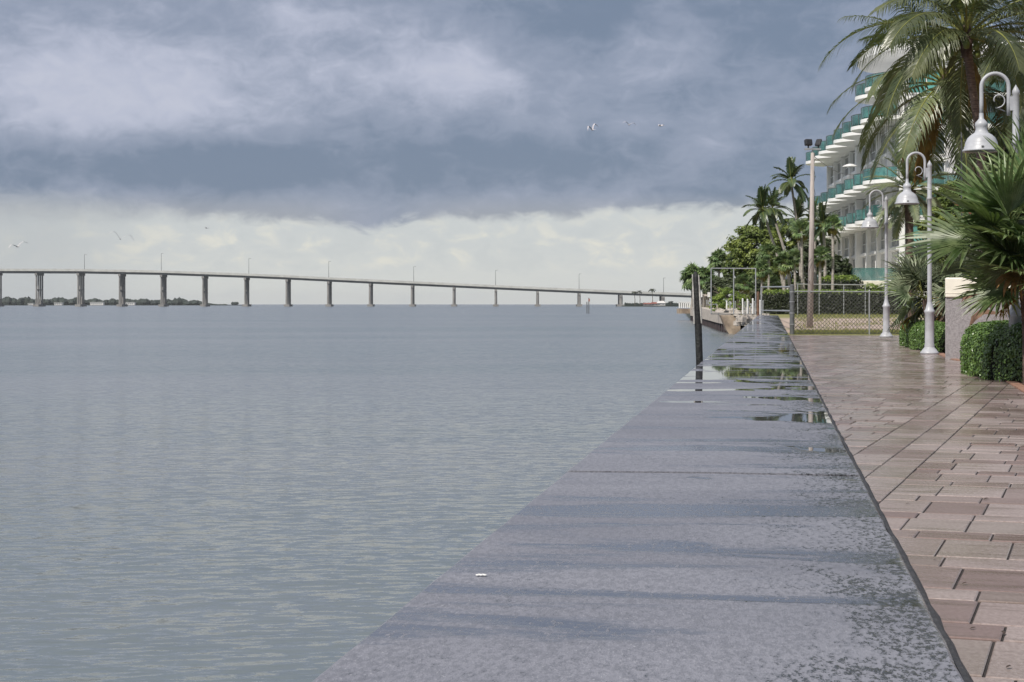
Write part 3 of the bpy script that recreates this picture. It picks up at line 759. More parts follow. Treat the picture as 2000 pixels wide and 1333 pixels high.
# ================================================================== BUILDING
def building():
    sdir = (RV * math.sin(math.atan2(210, F)) + FV * math.cos(math.atan2(210, F))).normalized()
    odir = Vector((-sdir.y, sdir.x, 0)); e = -odir
    O = PZ(1758, 150)
    Mb = Matrix((( sdir.x, odir.x, 0, O.x), (sdir.y, odir.y, 0, O.y), (0, 0, 1, 0), (0, 0, 0, 1)))
    root = thing('apartment_building', 'white apartment building with curved balconies and teal glass behind the palms', 'building')
    root.matrix_world = Mb
    LEN = 52.0; Z0, ZT = 3.2, 20.4; bay = 6.5
    def bb(name, m, boxes, par=root):
        b = MB()
        for (s0, s1, o0, o1, z0, z1) in boxes: b.box(((s0 + s1) / 2, (o0 + o1) / 2, (z0 + z1) / 2), (abs(s1 - s0), abs(o1 - o0), abs(z1 - z0)))
        return b.build(name, m, par)
    # body behind the glazing
    bb('wall', 'facade_shaded', [(0.35, 13.6, -60, -0.42, -0.5, ZT), (13.602, LEN, -60, -0.42, -0.5, 17.5)])
    bb('podium', 'cream', [(-2.5, LEN + 3, -0.35, 4.6, -0.5, 3.1)])
    # penthouse and its slab
    bb('penthouse', 'facade', [(9, 30, -30, -4.2, 17.52, 24.6)]); 
    b = MB(); poly = []
    for k in range(25):
        a = math.pi * k / 24; poly.append((14 - 8.5 * math.cos(a) * 1.0, -2 + 3.6 * math.sin(a)))
    poly = [(5.5, -20)] + poly + [(31, -2), (31, -20)]
    b.prism(poly, 24.6, 25.35); b.build('penthouse_roof', 'facade', root)
    # windows: three glazed tiers between balcony rows
    tiers = [(3.35, 6.0), (6.25, 8.55), (9.1, 11.8), (12.4, 15.0), (15.25, 17.4), (18.1, 20.2)]
    wm = {}
    for (z0, z1) in tiers:
        for k in range(8 if z0 < 18 else 2):
            s0, s1 = k * bay + 0.45, (k + 1) * bay - 0.02
            if k == 2: s1 -= 0.0
            w = bb('window', 'window_frame', [(s0, s1, -0.40, -0.26, z0, z0 + 0.12), (s0, s1, -0.40, -0.26, z1 - 0.12, z1), (s0, s0 + 0.1, -0.40, -0.26, z0 + 0.12, z1 - 0.12), (s1 - 0.1, s1, -0.40, -0.26, z0 + 0.12, z1 - 0.12), (s0 + 0.1, s1 - 0.1, -0.322, -0.25, z0 + (z1 - z0) * .4, z0 + (z1 - z0) * .4 + 0.07), ((s0 + s1) / 2 - 0.05, (s0 + s1) / 2 + 0.05, -0.40, -0.26, z0 + 0.12, z1 - 0.12)])
            md = (s0 + s1) / 2
            for q in ((s0 + 0.1, md - 0.05), (md + 0.05, s1 - 0.1)):
                bb('pane', 'window' if rnd() > 0.22 else 'curtain', [(q[0], q[1], -0.385, -0.33, z0 + 0.12, z1 - 0.12)], w)
    # fins / piers between bays (taller ones run two storeys) and floor beams
    for (z0, z1) in ((3.1, 8.6), (9.0, 11.9), (12.2, 17.5), (17.9, 20.4)):
        for k in range(9 if z0 < 17.8 else 3):
            s = k * bay; wd = 0.5; dp = 0.10
            if k == 4: s0, s1, o1 = s - 0.6, s + 0.6, 0.32
            elif k == 0: s0, s1, o1 = 0.0, 0.55, 0.02
            else: s0, s1, o1 = s - 0.05, s + wd, dp
            bb('pier', 'facade', [(s0, s1, -0.41, o1, z0, z1)])
    for (z0, z1) in ((6.003, 6.247), (15.003, 15.247)):
        for k in range(8): bb('floor_beam', 'facade', [(k * bay + 0.44, (k + 1) * bay - 0.06, -0.41, -0.06, z0, z1)])
    for zz, amp in ((8.62, 2.2), (11.95, 2.4), (17.55, 2.6), (20.42, 2.2)):
        bb('floor_slab', 'facade', [(-0.2, LEN if zz < 20 else 13.6, -0.6, 0.34, zz, zz + 0.30)])
        for k in range(8 if zz < 20 else 2):
            s0, s1 = k * bay, (k + 1) * bay + 0.9; n = 14
            arc = [(s0 + (s1 - s0) * j / n, 0.344 + amp * (math.sin(math.pi * min(1, (j / n) * 1.0))) ** 0.8) for j in range(n + 1)]
            arc = [(a, o_ + 0.0) for a, o_ in arc]
            if k == 7 or True: pass
            b = MB(); b.prism([(a, o_) for a, o_ in arc][::-1], zz - 0.02 + 0.006 * k, zz + 0.31 + 0.006 * k); sl = b.build('balcony', 'facade', root)
            # rail
            b = MB(); vs = []
            for a, o_ in arc: vs += [(a, o_ - 0.06, zz + 0.45), (a, o_ - 0.06, zz + 1.36), (a, o_ - 0.09, zz + 1.36), (a, o_ - 0.09, zz + 0.45)]
            if not (zz > 20 and False):
                b.add(vs, [(i * 4 + j, i * 4 + (j + 1) % 4, i * 4 + 4 + (j + 1) % 4, i * 4 + 4 + j) for i in range(n) for j in range(4)]); b.build('glass_rail', 'teal_glass', sl)
                b = MB(); b.tube([Vector((a, o_ - 0.075, zz + 1.39)) for a, o_ in arc], 0.035, 5)
                for j in range(1, n, 3): b.tube([Vector((arc[j][0], arc[j][1] - 0.03, zz + 0.40)), Vector((arc[j][0], arc[j][1] - 0.03, zz + 1.36))], 0.03, 4)
                b.build('handrail', 'galv_dark', sl)
    # ground terrace rail
    for k in range(9):
        s0 = -2.4 + k * 6
        gl = bb('terrace_glass', 'teal_glass', [(s0, s0 + 5.9, 4.35, 4.40, 3.15, 4.25)])
        bb('rail_post', 'galv_dark', [(s0 + q, s0 + q + 0.05, 4.41, 4.45, 3.1, 4.28) for q in (0, 2, 4)], gl)
    gl = bb('terrace_glass', 'teal_glass', [(-2.42, -2.37, -3, 4.32, 3.15, 4.25)])
    # end facade, facing the promenade: strips of teal windows, ledges, balconies
    def endwin(o0, o1, z0, z1, m='teal_window', mull=2):
        # o0 > o1 (more negative = further right)
        w = bb('end_window', 'window_frame', [(0.20, 0.345, o1, o0, z1 - 0.1, z1), (0.20, 0.345, o1, o0, z0, z0 + 0.1)] + [(0.20, 0.345, o0 - (o0 - o1) * j / mull - 0.1, o0 - (o0 - o1) * j / mull + 0.0, z0 + 0.1, z1 - 0.1) for j in range(mull + 1)])
        for j in range(mull):
            a1 = o0 - (o0 - o1) * j / mull - 0.1; a0 = o0 - (o0 - o1) * (j + 1) / mull
            bb('pane', m if rnd() > 0.15 else 'window', [(0.23, 0.30, a0, a1, z0 + 0.1, z1 - 0.1)], w)
    for i in range(7):
        z0 = 3.3 + i * 2.73
        endwin(-0.7, -3.9, z0 + 0.1, z0 + 2.2)
        bb('ledge', 'facade', [(-0.05, 0.345, -4.1, -0.56, z0 + 2.28, z0 + 2.62)])
        endwin(-7.2, -13.5, z0 + 0.1, z0 + 2.2, 'window', 4)
        if i in (1, 2, 3, 5, 6):
            bal = bb('end_balcony', 'facade', [(-1.6, 0.344, -6.6 if i == 3 else -4.3, -1.2, z0 - 0.42, z0 - 0.1)]) if i in (3,) else bb('end_balcony', 'facade', [(-1.6, 0.344, -14.5, -7.0, z0 - 0.42, z0 - 0.1)])
            rng = (-6.5, -1.3) if i == 3 else (-14.4, -7.1)
            bb('glass_rail', 'teal_glass', [(-1.55, -1.51, rng[0], rng[1], z0 - 0.05, z0 + 0.95)], bal)
            bb('handrail', 'galv_dark', [(-1.56, -1.50, rng[0], rng[1], z0 + 0.951, z0 + 1.0)] + [(-1.6, -1.552, rng[0] + j * (rng[1] - rng[0]) / 4, rng[0] + j * (rng[1] - rng[0]) / 4 + 0.04, z0 - 0.05, z0 + 0.95) for j in range(4)], bal)
        endwin(-15.5, -21.5, z0 + 0.1, z0 + 2.2, 'teal_window', 4)
    # small parasol on an upper balcony
    return root, Mb
broot, MBm = building()
def parasol():
    t = thing('parasol', 'small white parasol open on the middle balcony of the white building', 'parasol')
    t.matrix_world = MBm @ Matrix.Translation((16.2, 2.2, 12.36))
    b = MB(); b.lathe([(0.02, 2.55), (0.35, 2.48), (0.75, 2.3), (0.75, 2.24)], 8); b.build('canopy', 'white_paint', t)
    b = MB(); b.tube([(0, 0, 0), (0, 0, 2.5)], 0.03, 6); b.build('pole', 'galv', t)
parasol()

# ================================================================== SHORE BEYOND THE FENCE
def shore_things():
    # bulkhead with sheet piles and concrete cap
    t = thing('bulkhead', 'old bulkhead with dark sheet piles under a pale concrete cap', 'bulkhead')
    line = [PZ(1422, 120), PZ(1408, 129), PZ(1385, 155), PZ(1372, 171), PZ(1352, 213)]
    ztop = [0.34, 0.40, 0.55, 0.65, 0.72]
    b = MB(); vs = []
    for p, z in zip(line, ztop):
        out = -RV * 0.25
        vs += [(p.x + out.x, p.y + out.y, -0.35), (p.x + out.x, p.y + out.y, z + 0.06), (p.x - out.x * 3, p.y - out.y * 3, z + 0.06), (p.x - out.x * 3, p.y - out.y * 3, -0.35)]
    n = len(line)
    b.add(vs, [(i * 4 + j, i * 4 + j + 1, i * 4 + 5 + j, i * 4 + 4 + j) for i in range(n - 1) for j in range(3)] + [(3, 2, 1, 0), (n * 4 - 4, n * 4 - 3, n * 4 - 2, n * 4 - 1)] + [(i * 4, i * 4 + 4, i * 4 + 7, i * 4 + 3) for i in range(n - 1)])
    b.build('cap', 'concrete', t)
    for i in range(n - 1):
        L = (line[i + 1] - line[i]).length; m_ = max(2, int(L / 1.3)); 
        for k in range(m_):
            a = line[i].lerp(line[i + 1], k / m_); c = line[i].lerp(line[i + 1], (k + 1) / m_); off = (-RV if k % 2 else -RV * 0.35) * 0.16
            b = MB(); b.bar(Vector((a.x, a.y, -0.7)) .lerp(Vector((c.x, c.y, -0.7)), 0.06) + off, Vector((c.x, c.y, -0.7)).lerp(Vector((a.x, a.y, -0.7)), 0.06) + off, 0.12, 1.1 if False else 0.12)
            b.v = []; b.f = []; b.mi = []
            d = (c - a); q = [a + d * 0.04 + off, c - d * 0.04 + off]
            b.add([(q[0].x, q[0].y, -1.4), (q[1].x, q[1].y, -1.4), (q[1].x, q[1].y, -0.352), (q[0].x, q[0].y, -0.352)] + [(q[0].x + RV.x * .3, q[0].y + RV.y * .3, -1.4), (q[1].x + RV.x * .3, q[1].y + RV.y * .3, -1.4), (q[1].x + RV.x * .3, q[1].y + RV.y * .3, -0.352), (q[0].x + RV.x * .3, q[0].y + RV.y * .3, -0.352)],
                  [(0, 1, 2, 3), (1, 5, 6, 2), (5, 4, 7, 6), (4, 0, 3, 7), (3, 2, 6, 7)])
            b.build('sheet_pile', 'sheet_pile', t)
    # tan return wall, left edge slanting
    Zw = 117.0
    b = MB(); fr = [(1407.5, 616), (1446, 616), (1446, 652), (1425.5, 655), (1419, 645)]
    va = [P(x, y, Zw) for x, y in fr]; vb = [v + FV * 0.9 for v in va]; m_ = len(fr)
    b.add(va + vb, [tuple(range(m_)), tuple(range(2 * m_ - 1, m_ - 1, -1))] + [(i, m_ + i, m_ + (i + 1) % m_, (i + 1) % m_) for i in range(m_)])
    tag(b.build('return_wall', 'concrete_stained'), 'rust stained tan concrete return wall at the end of the bulkhead', 'wall')
    # filler ground/riprap between wall end and return wall
    b = MB(); rr = random.Random(3)
    for i in range(240):
        c = P(rr.uniform(1440, 1500), 0, rr.uniform(100, 118)); c.z = rr.uniform(-0.2, 0.35)
        s_ = rr.uniform(0.15, 0.4); M = Matrix.Rotation(rr.uniform(0, 6), 3, 'Z') @ Matrix.Rotation(rr.uniform(-.5, .5), 3, 'X')
        b.box(c, (s_, s_ * rr.uniform(.6, 1), s_ * rr.uniform(.4, .8)), M)
    for i in range(420):
        Z = rr.uniform(120, 165); x0 = np.interp(Z, [120, 129, 155, 171], [1424, 1410, 1388, 1375]); c = PZ(rr.uniform(x0 + 6, 1480), Z, 0); c.z = zl(c.y) + rr.uniform(-.05, .12)
        s_ = rr.uniform(0.15, 0.4); b.box(c, (s_, s_, s_ * .6), Matrix.Rotation(rr.uniform(0, 6), 3, 'Z') @ Matrix.Rotation(rr.uniform(-.5, .5), 3, 'X'))
    tag(b.build('rubble', 'riprap'), 'pale rubble stones behind the bulkhead', 'rubble', kind='stuff')
    # small dock with balustrade
    t = thing('small_dock', 'tan dock platform with white balustrade jutting over the water', 'dock')
    Zd = 215; Mx = Matrix(((RV.x, FV.x, 0), (RV.y, FV.y, 0), (0, 0, 1)))
    c = P(1339, 608, Zd); b = MB(); b.box(c, (1.95, 3.0, 0.62), Mx); b.build('platform', 'concrete_stained', t)
    for k in range(7):
        q = P(1327 + k * 4.0, 596.5, Zd - 1.3); b = MB(); b.box(q, (0.17, 0.15, 0.70), Mx); b.build('baluster', 'white_paint', t)
    b = MB(); b.box(P(1339, 590.8, Zd - 1.3), (1.85, 0.22, 0.09), Mx); b.build('top_rail', 'white_paint', t)
    b = MB(); q = P(1351, 0, Zd); b.tube([Vector((q.x, q.y, -2)), Vector((q.x, q.y, -0.1))], 0.16, 8); b.build('pile', 'pile_black', t)
    # brownish picket railing
    t = thing('picket_railing', 'weathered tan picket railing with white post caps along the bulkhead', 'railing')
    Zp = 172
    for k in range(6):
        q = P(1369 + k * 3.1, 587.5, Zp + k * 0.2); b = MB(); b.box(q, (0.10, 0.06, 1.35), Mx); b.build('picket', 'concrete', t)
    for px in (1369, 1384.5):
        b = MB(); b.box(P(px, 576, Zp - 0.2), (0.26, 0.26, 0.5), Mx); b.build('post_cap', 'white_paint', t)
    b = MB(); b.box(P(1377, 577.5, Zp - 0.1), (0.9, 0.1, 0.12), Mx); b.build('top_rail', 'concrete', t)
    # pipe gate on the end of the wall
    t = thing('pipe_gate', 'tall empty metal pipe gate standing past the end of the sea wall', 'gate')
    Zf = 101
    for px, y0 in ((1389, 613), (1433, 614), (1476, 615)):
        b = MB(); b.tube([P(px, 524.5, Zf), P(px, y0, Zf)], 0.035, 6); b.build('upright', 'galv', t)
    for y in (524.5, 613.5):
        b = MB(); b.tube([P(1388.5, y, Zf), P(1477, y + 0.5, Zf)], 0.032 if y < 600 else 0.024, 6); b.build('crossbar', 'galv' if y < 600 else 'galv_dark', t)
    # mooring posts in a row / cluster
    posts = [(1419.5, 589, 602, 1), (1426, 590, 602, 0), (1436, 590, 602, 0), (1451, 585, 612, 1), (1455, 591, 613, 0), (1459.5, 586, 612, 1), (1462, 590, 612, 0), (1466, 600, 612, 0), (1470.5, 585, 611, 1), (1473, 590, 611, 0), (1484.5, 588, 614, 1), (1490, 589, 611, 0)]
    lab = ['thin white post left of the pipe gate upright, above the bulkhead', 'short grey post just left of the frame middle upright', 'short grey post just right of the frame middle upright',
           'tallest white post of the cluster, nearest the middle upright', 'short grey post second in the cluster behind the wall end', 'white post in the middle of the post cluster', 'leaning grey post right of the white middle one',
           'shortest stubby grey post of the cluster', 'white post left of the brown pile', 'grey post touching the left of the brown pile', 'thick white post right of the brown pile', 'last grey post at the right of the cluster']
    for (px, y0, y1, wht), l in zip(posts, lab):
        b = MB(); Zq = 118 if y1 < 605 else 104
        lean = ru(-0.5, 0.5); a, c = P(px, y1 + 2, Zq), P(px + lean, y0, Zq); r_ = 0.035 if not wht else 0.048
        b.tube([a, c], r_, 7); b.tube([c, c + UP * 0.06], [r_ * 1.3, r_ * 0.4], 7)
        tag(b.build('mooring_post', 'white_paint' if wht else 'galv'), l, 'post', 'posts behind the end of the sea wall')
    b = MB(); b.tube([P(1480.5, 617, 103), P(1480.5, 572, 103)], 0.085, 9); b.tube([P(1480.5, 572, 103), P(1480.5, 570, 103)], [0.095, 0.05], 9)
    tag(b.build('wooden_pile', 'brown_wood'), 'brown wooden pile standing among the white posts', 'post')
shore_things()

# dark piling beside the wall
def piling():
    Z = 19.2; t = thing('mooring_pile', 'black leaning wooden mooring pile with pale side boards left of the wall', 'pile')
    b = MB(); pts = [P(1367.5, 760, Z), P(1366, 700, Z), P(1363.5, 630, Z), P(1360.5, 560, Z), P(1359, 545, Z), P(1358, 531, Z)]
    b.tube(pts, [0.040, 0.040, 0.041, 0.040, 0.036, 0.016], 10); b.build('post', 'pile_black', t, smooth=True)
    for a, c in (((1352.5, 536), (1356, 633)), ((1364.5, 537), (1370, 632))):
        b = MB(); b.tube([P(a[0], a[1], Z - 0.02), P((a[0] + c[0]) / 2, (a[1] + c[1]) / 2, Z - 0.03), P(c[0], c[1], Z - 0.02)], [0.008, 0.012, 0.012], 5); b.build('side_board', 'pile_board', t)
piling()

# ------------------------------------------------------------------ chain-link fence
def fence():
    t = thing('chain_link_fence', 'grey chain link fence across the end of the promenade', 'fence')
    Z = 59.8
    def q(px, z): v = PZ(px, Z, z); return v
    zt = 1.53
    px0, px1 = 1549, 1770
    b = MB(); b.tube([q(px0, zt), q(px1, zt - 0.02)], 0.022, 7); b.build('top_rail', 'galv', t)
    b = MB(); b.tube([q(px0, 0.05), q(px1, 0.05)], 0.008, 5); b.build('bottom_wire', 'wire', t)
    for px, r_, top, m in ((1547, 0.085, 1.74, 'galv_dark'), (1698, 0.028, 1.55, 'galv'), (1769.5, 0.07, 1.5, 'black_metal')):
        b = MB(); b.tube([q(px, -0.05), q(px, top)], r_, 10); b.tube([q(px, top), q(px, top + 0.04)], [r_ * 1.15, r_ * 0.5], 10)
        p = b.build('post', m, t)
        if r_ > 0.08:
            b = MB()
            for z in (0.35, 0.75, 1.15, 1.5): b.tube([q(px, z), q(px, z + 0.03)], 0.098, 10)
            b.build('clamp', 'galv', p)
    # mesh of crossing wires
    W_ = (px1 - px0) / F * Z; H_ = zt - 0.03; b = MB(); step = 0.105
    for sgn in (1, -1):
        k = -H_
        while k < W_:
            x0, x1 = k, k + H_; z0, z1 = 0.03, 0.03 + H_
            if x0 < 0: z0 += -x0; x0 = 0
            if x1 > W_: z1 -= (x1 - W_); x1 = W_
            if x1 > x0:
                f = (lambda x: px0 + x / Z * F) if sgn > 0 else (lambda x: px0 + (W_ - x) / Z * F)
                b.bar(q(f(x0), z0) + FV * 0.006 * sgn, q(f(x1), z1) + FV * 0.006 * sgn, 0.012)
            k += step * 1.414 / 1.414 * 1.3
    o = b.build('chain_mesh', 'wire', t); o['kind'] = 'stuff'
    # return run along the wall
    t = thing('pipe_fence', 'low open pipe fence running along the sea wall to the gate post', 'fence')
    a0, a1 = PZ(1546, 60.2), PZ(1487, 98)
    b = MB(); b.tube([Vector((a0.x, a0.y, 1.70)), Vector((a1.x, a1.y, 1.0 + 1.08))], 0.03, 6); b.build('top_rail', 'galv', t)
    b = MB(); b.tube([Vector((a0.x, a0.y, 0.84)), Vector((a1.x, a1.y, 0.72))], 0.03, 6); b.build('middle_rail', 'galv', t)
    b = MB(); b.tube([Vector((a1.x, a1.y, 0.2)), Vector((a1.x, a1.y, 2.1))], 0.045, 7); b.build('post', 'galv', t)
    # far rail behind
    t = thing('handrail_fence', 'thin grey two-rail fence in front of the upper hedge', 'fence')
    for y in (556.5,):
        b = MB(); b.tube([P(1556, y - 1, 112), P(1692, y + 0.5, 112)], 0.035, 6); b.build('top_rail', 'galv', t)
    for px in (1558, 1600, 1648, 1690):
        b = MB(); b.tube([P(px, 556, 112), PZ(px, 112, 0.3)], 0.03, 6); b.build('post', 'galv', t)
fence()

# ------------------------------------------------------------------ lamps
def make_lamp():
    t = thing('street_lamp', 'x', 'street lamp', (0, 0, 0), 0, 'white gooseneck promenade lamps')
    b = MB(); b.lathe([(0.0, 0), (0.20, 0.0), (0.20, 0.035), (0.175, 0.06), (0.15, 0.10), (0.115, 0.135), (0.105, 0.16), (0.11, 0.19), (0.098, 0.22), (0.098, 0.88), (0.112, 0.90), (0.112, 0.94), (0.088, 0.97), (0.070, 1.04), (0.054, 1.10), (0.05, 1.13)], 28)
    b.build('pedestal', 'lamp_white', t, smooth=True)
    b = MB(); b.lathe([(0.048, 1.12), (0.045, 3.0), (0.045, 3.34), (0.058, 3.35), (0.060, 3.38), (0.047, 3.40), (0.047, 4.06), (0.053, 4.07), (0.050, 4.11), (0.030, 4.15), (0.0, 4.20)], 20); b.build('pole', 'lamp_white', t, smooth=True)
    # gooseneck: bracket, arch
    R0 = 0.190; cx = -0.10 - R0
    b = MB(); b.box((-0.06, 0, 3.93), (0.10, 0.05, 0.20)); b.build('bracket', 'lamp_white', t)
    pts = [Vector((-0.10, 0, 3.76)), Vector((-0.10, 0, 3.95))] + [Vector((cx + R0 * math.cos(a), 0, 4.17 + R0 * math.sin(a))) for a in np.linspace(0, math.pi, 18)] + [Vector((cx - R0, 0, 3.95)), Vector((cx - R0, 0, 3.74))]
    b = MB(); b.tube(pts, 0.028, 10); b.build('arm', 'lamp_white', t, smooth=True)
    b = MB(); sp = [Vector((-0.13 - 0.02, 0, 3.82))] + [Vector((-0.245 + (0.11 - 0.055 * k / 14) * math.cos(a), 0, 3.98 + (0.11 - 0.055 * k / 14) * math.sin(a))) for k, a in enumerate(np.linspace(-1.9, 3.6, 15))]
    b.tube(sp, 0.009, 6); b.build('scroll', 'lamp_white', t, smooth=True)
    X = cx - R0
    b = MB(); b.lathe([(0.030, 3.80), (0.034, 3.72), (0.050, 3.70), (0.085, 3.66), (0.092, 3.62), (0.080, 3.60), (0.080, 3.56), (0.095, 3.52), (0.15, 3.485), (0.195, 3.44), (0.222, 3.38), (0.232, 3.325), (0.240, 3.318), (0.240, 3.295), (0.262, 3.275), (0.268, 3.255), (0.262, 3.25), (0.225, 3.27), (0.21, 3.36), (0.15, 3.45), (0.03, 3.50)], 36, (X, 0, 0)); s_ = b.build('lamp_shade', 'lamp_white', t, smooth=True)
    b = MB(); b.lathe([(0.02, 3.49), (0.06, 3.42), (0.085, 3.34), (0.06, 3.28), (0.0, 3.265)], 14, (X, 0, 0)); b.build('bulb_glass', 'curtain', s_, smooth=True)
    b = MB(); b.box((X - 0.03, -0.245, 3.30), (0.03, 0.02, 0.03)); b.build('latch', 'galv_dark', s_)
    return t
L0 = make_lamp()
lamps = [(1984, 24.0, 0.0, 1.0, 'nearest and largest white lamp, its base behind the round hedge'), (1815.5, 36.6, 0.0, 1.0, 'middle white lamp beside the stucco pillar, fan leaves across its pole'), (1731, 50.2, 0.10, 1.0, 'third white lamp in front of the chain link fence'),
         (1468, 185, 0.5, 0.9, 'tiny far lamp above the hedge left of the brown pile'), (1546, 160, 0.5, 0.9, 'tiny far lamp among the leaning palm trunks')]
for i, (px, Z, z, sc, lb) in enumerate(lamps):
    o = L0 if i == 0 else copy_tree(L0)
    v = PZ(px, Z, z); o.location = v; o.scale = (sc, sc, sc); o.rotation_euler = (0, 0, R_(4) + ru(-.06, .06)); o['label'] = lb

# ------------------------------------------------------------------ utility pole with floodlights
def upole():
    t = thing('utility_pole', 'tall pale wooden utility pole behind the fence', 'pole')
    Z = 72; base = PZ(1581.5, Z, 0.0); tp = P(1587, 299, Z)
    b = MB(); b.tube([base, base.lerp(tp, 0.5) + RV * 0.02, tp], [0.14, 0.11, 0.078], 12); b.build('post', 'pole_wood', t, smooth=True)
    b = MB(); b.tube([tp, tp + UP * 0.13], 0.03, 6); b.box(tp + UP * 0.16, (0.68, 0.16, 0.07), Matrix(((RV.x, FV.x, 0), (RV.y, FV.y, 0), (0, 0, 1)))); b.build('crossarm', 'galv', t)
    for k, (dx, tilt, nm) in enumerate(((-0.18, 0.25, 0), (0.25, 1.25, 1))):
        f = thing('floodlight', ('square black floodlight facing the camera at the left of the pole top', 'black floodlight tilted edge-on at the right of the pole top')[k], 'floodlight', group='floodlights on the utility pole')
        c = tp + UP * 0.20 + RV * dx; f.location = c; f.rotation_euler = (0, 0, A + (0.25 if k == 0 else 0.9))
        M = Matrix.Rotation(-0.25 if k == 0 else 0.0, 3, 'X') @ Matrix.Rotation(0.0 if k == 0 else 0.6, 3, 'Y')
        d = (0.32, 0.20, 0.27) if k == 0 else (0.11, 0.26, 0.34)
        b = MB(); b.box((0, 0, 0.24), d, M); bd_ = b.build('housing', 'black_metal', f)
        bd_m = bd_.modifiers.new('bevel', 'BEVEL'); bd_m.width = 0.04; bd_m.segments = 2
        b = MB(); b.tube([(0, 0, 0), (0, 0, 0.12)], 0.035, 7); b.build('bracket', 'black_metal', f)
    # cables
    b = MB(); e = P(1700, 332, 84); s_ = tp - UP * 0.1
    b.tube([s_.lerp(e, u) - UP * 0.5 * math.sin(math.pi * u) for u in np.linspace(0, 1, 14)], 0.012, 4, cap=False)
    b.tube([P(1585, 505, Z - .2), P(1573, 522, Z - .25), P(1572, 540, Z - .2), P(1582, 552, Z - .2)], 0.012, 4, cap=False)
    b.tube([tp + RV * 0.08 - UP * k * 0.25 + RV * 0.03 * math.sin(k * 2) for k in range(12)], 0.012, 4, cap=False)
    b.build('cable', 'black_metal', t)
upole()
b = MB(); v0 = P(1878, 390, 44); b.tube([PZ(1878, 44, 0), P(1878, 243, 44)], 0.018, 6); b.tube([P(1878, 245, 44), P(1884, 243, 44), P(1889, 250, 44)], 0.012, 5)
b.lathe([(0.0, 0.10), (0.05, 0.06), (0.07, 0.0), (0.0, 0.0)], 8, tuple(P(1889, 252, 44) - UP * 0.05)); tag(b.build('thin_lamp_pole', 'galv_dark'), 'thin dark pole with a small hooked fitting left of the nearest lamp', 'pole')

# ------------------------------------------------------------------ pillar wall
def pillar():
    t = thing('entrance_pillar', 'grey stucco pillar wall with cream cap beside the round hedge', 'wall')
    a = G(1846, 702); c = a + RV * 2.3 - FV * 0.9; d = (c - a).normalized(); n = Vector((-d.y, d.x, 0)); th = 0.45
    poly = [a, c, c + n * th, a + n * th]
    b = MB(); b.prism([(p.x, p.y) for p in poly], -0.05, 1.205); o = b.build('body', 'stucco', t)
    o.modifiers.new('bevel', 'BEVEL').width = 0.015
    g = 0.035; b = MB(); poly2 = [a - d * g * 0 - n * g, c + d * g - n * g, c + d * g + n * (th + g), a - d * g * 0 + n * (th + g)]
    b.prism([(p.x, p.y) for p in poly2], 1.207, 1.60); o = b.build('cap', 'cream', t); md = o.modifiers.new('bevel', 'BEVEL'); md.width = 0.03; md.segments = 3
    b = MB(); poly3 = [p - n * (0.006 if i < 2 else -0.006) for i, p in enumerate(poly2)]; b.prism([(p.x, p.y) for p in poly3], 1.29, 1.305); b.build('cap_line', 'cream', t)
pillar()

# ================================================================== HEDGES AND BUSHES
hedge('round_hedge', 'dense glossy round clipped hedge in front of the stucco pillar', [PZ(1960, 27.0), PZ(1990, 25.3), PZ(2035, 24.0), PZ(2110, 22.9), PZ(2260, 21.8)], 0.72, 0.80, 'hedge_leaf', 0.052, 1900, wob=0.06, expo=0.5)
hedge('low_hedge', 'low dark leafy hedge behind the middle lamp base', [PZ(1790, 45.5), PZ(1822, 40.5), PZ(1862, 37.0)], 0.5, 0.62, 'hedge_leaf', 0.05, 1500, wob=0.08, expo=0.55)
hedge('long_hedge', 'long straight dark clipped hedge across the lot behind the fence', [PZ(1478, 121), PZ(1600, 120), PZ(1800, 119)], 0.9, 1.72, 'hedge_leaf_shaded', 0.16, 170, z0=0.32, top_light='hedge_light', wob=0.10)
hedge('upper_hedge', 'dark hedge on the terrace below the palms, right of the pole', [PZ(1592, 136), PZ(1690, 134)], 1.0, 2.9, 'hedge_leaf_shaded', 0.17, 150, z0=0.4, top_light='hedge_light', wob=0.12)
hedge('bushy_hedge', 'loose yellow-green hedge under the teal terrace rail', [PZ(1678, 128), PZ(1780, 126)], 1.0, 2.1, 'hedge_leaf_shaded', 0.18, 150, z0=0.4, top_light='hedge_light', wob=0.3)
broad_tree('round bright green bush left of the long hedge, behind the pipe gate', PZ(1425, 126, 0.4), [(PZ(1422, 126, 1.5), (1.25, 1.2, 1.3)), (PZ(1402, 127, 1.1), (0.75, 0.8, 0.95)), (PZ(1446, 125, 1.2), (0.9, 0.8, 0.9))], 'hedge_light', 0.14, 30, 0.9, cat='bush', name='sea_grape_bush', trunk=False)

# ================================================================== TREES BEYOND
def Cc(px, py, Z): return P(px, py, Z)
broad_tree('large rounded green tree behind the leaning palms', PZ(1480, 190, 0.5), [(Cc(1482, 490, 178), (4.0, 3, 3.7)), (Cc(1446, 515, 180), (2.3, 2, 2.8)), (Cc(1530, 478, 182), (3.0, 3, 3.2)), (Cc(1500, 545, 176), (3.5, 3, 2.0))], 'tree_leaf', 0.34, 34, 2.6)
broad_tree('dark tree filling behind the wooden pole', PZ(1600, 178, 0.5), [(Cc(1590, 500, 180), (2.8, 2.5, 3.2)), (Cc(1560, 530, 176), (2.5, 2, 2.5)), (Cc(1632, 540, 150), (2.0, 1.6, 2.4))], 'tree_leaf_dark', 0.34, 30, 2.2)
broad_tree('dark shrubby tree behind the pipe gate', PZ(1440, 170, 0.5), [(Cc(1440, 562, 172), (2.2, 2, 1.6)), (Cc(1400, 565, 176), (1.6, 2, 1.5)), (Cc(1490, 565, 165), (2.4, 2, 1.6)), (Cc(1545, 568, 160), (2.6, 2, 1.5))], 'tree_leaf_dark', 0.28, 30, 2.2)
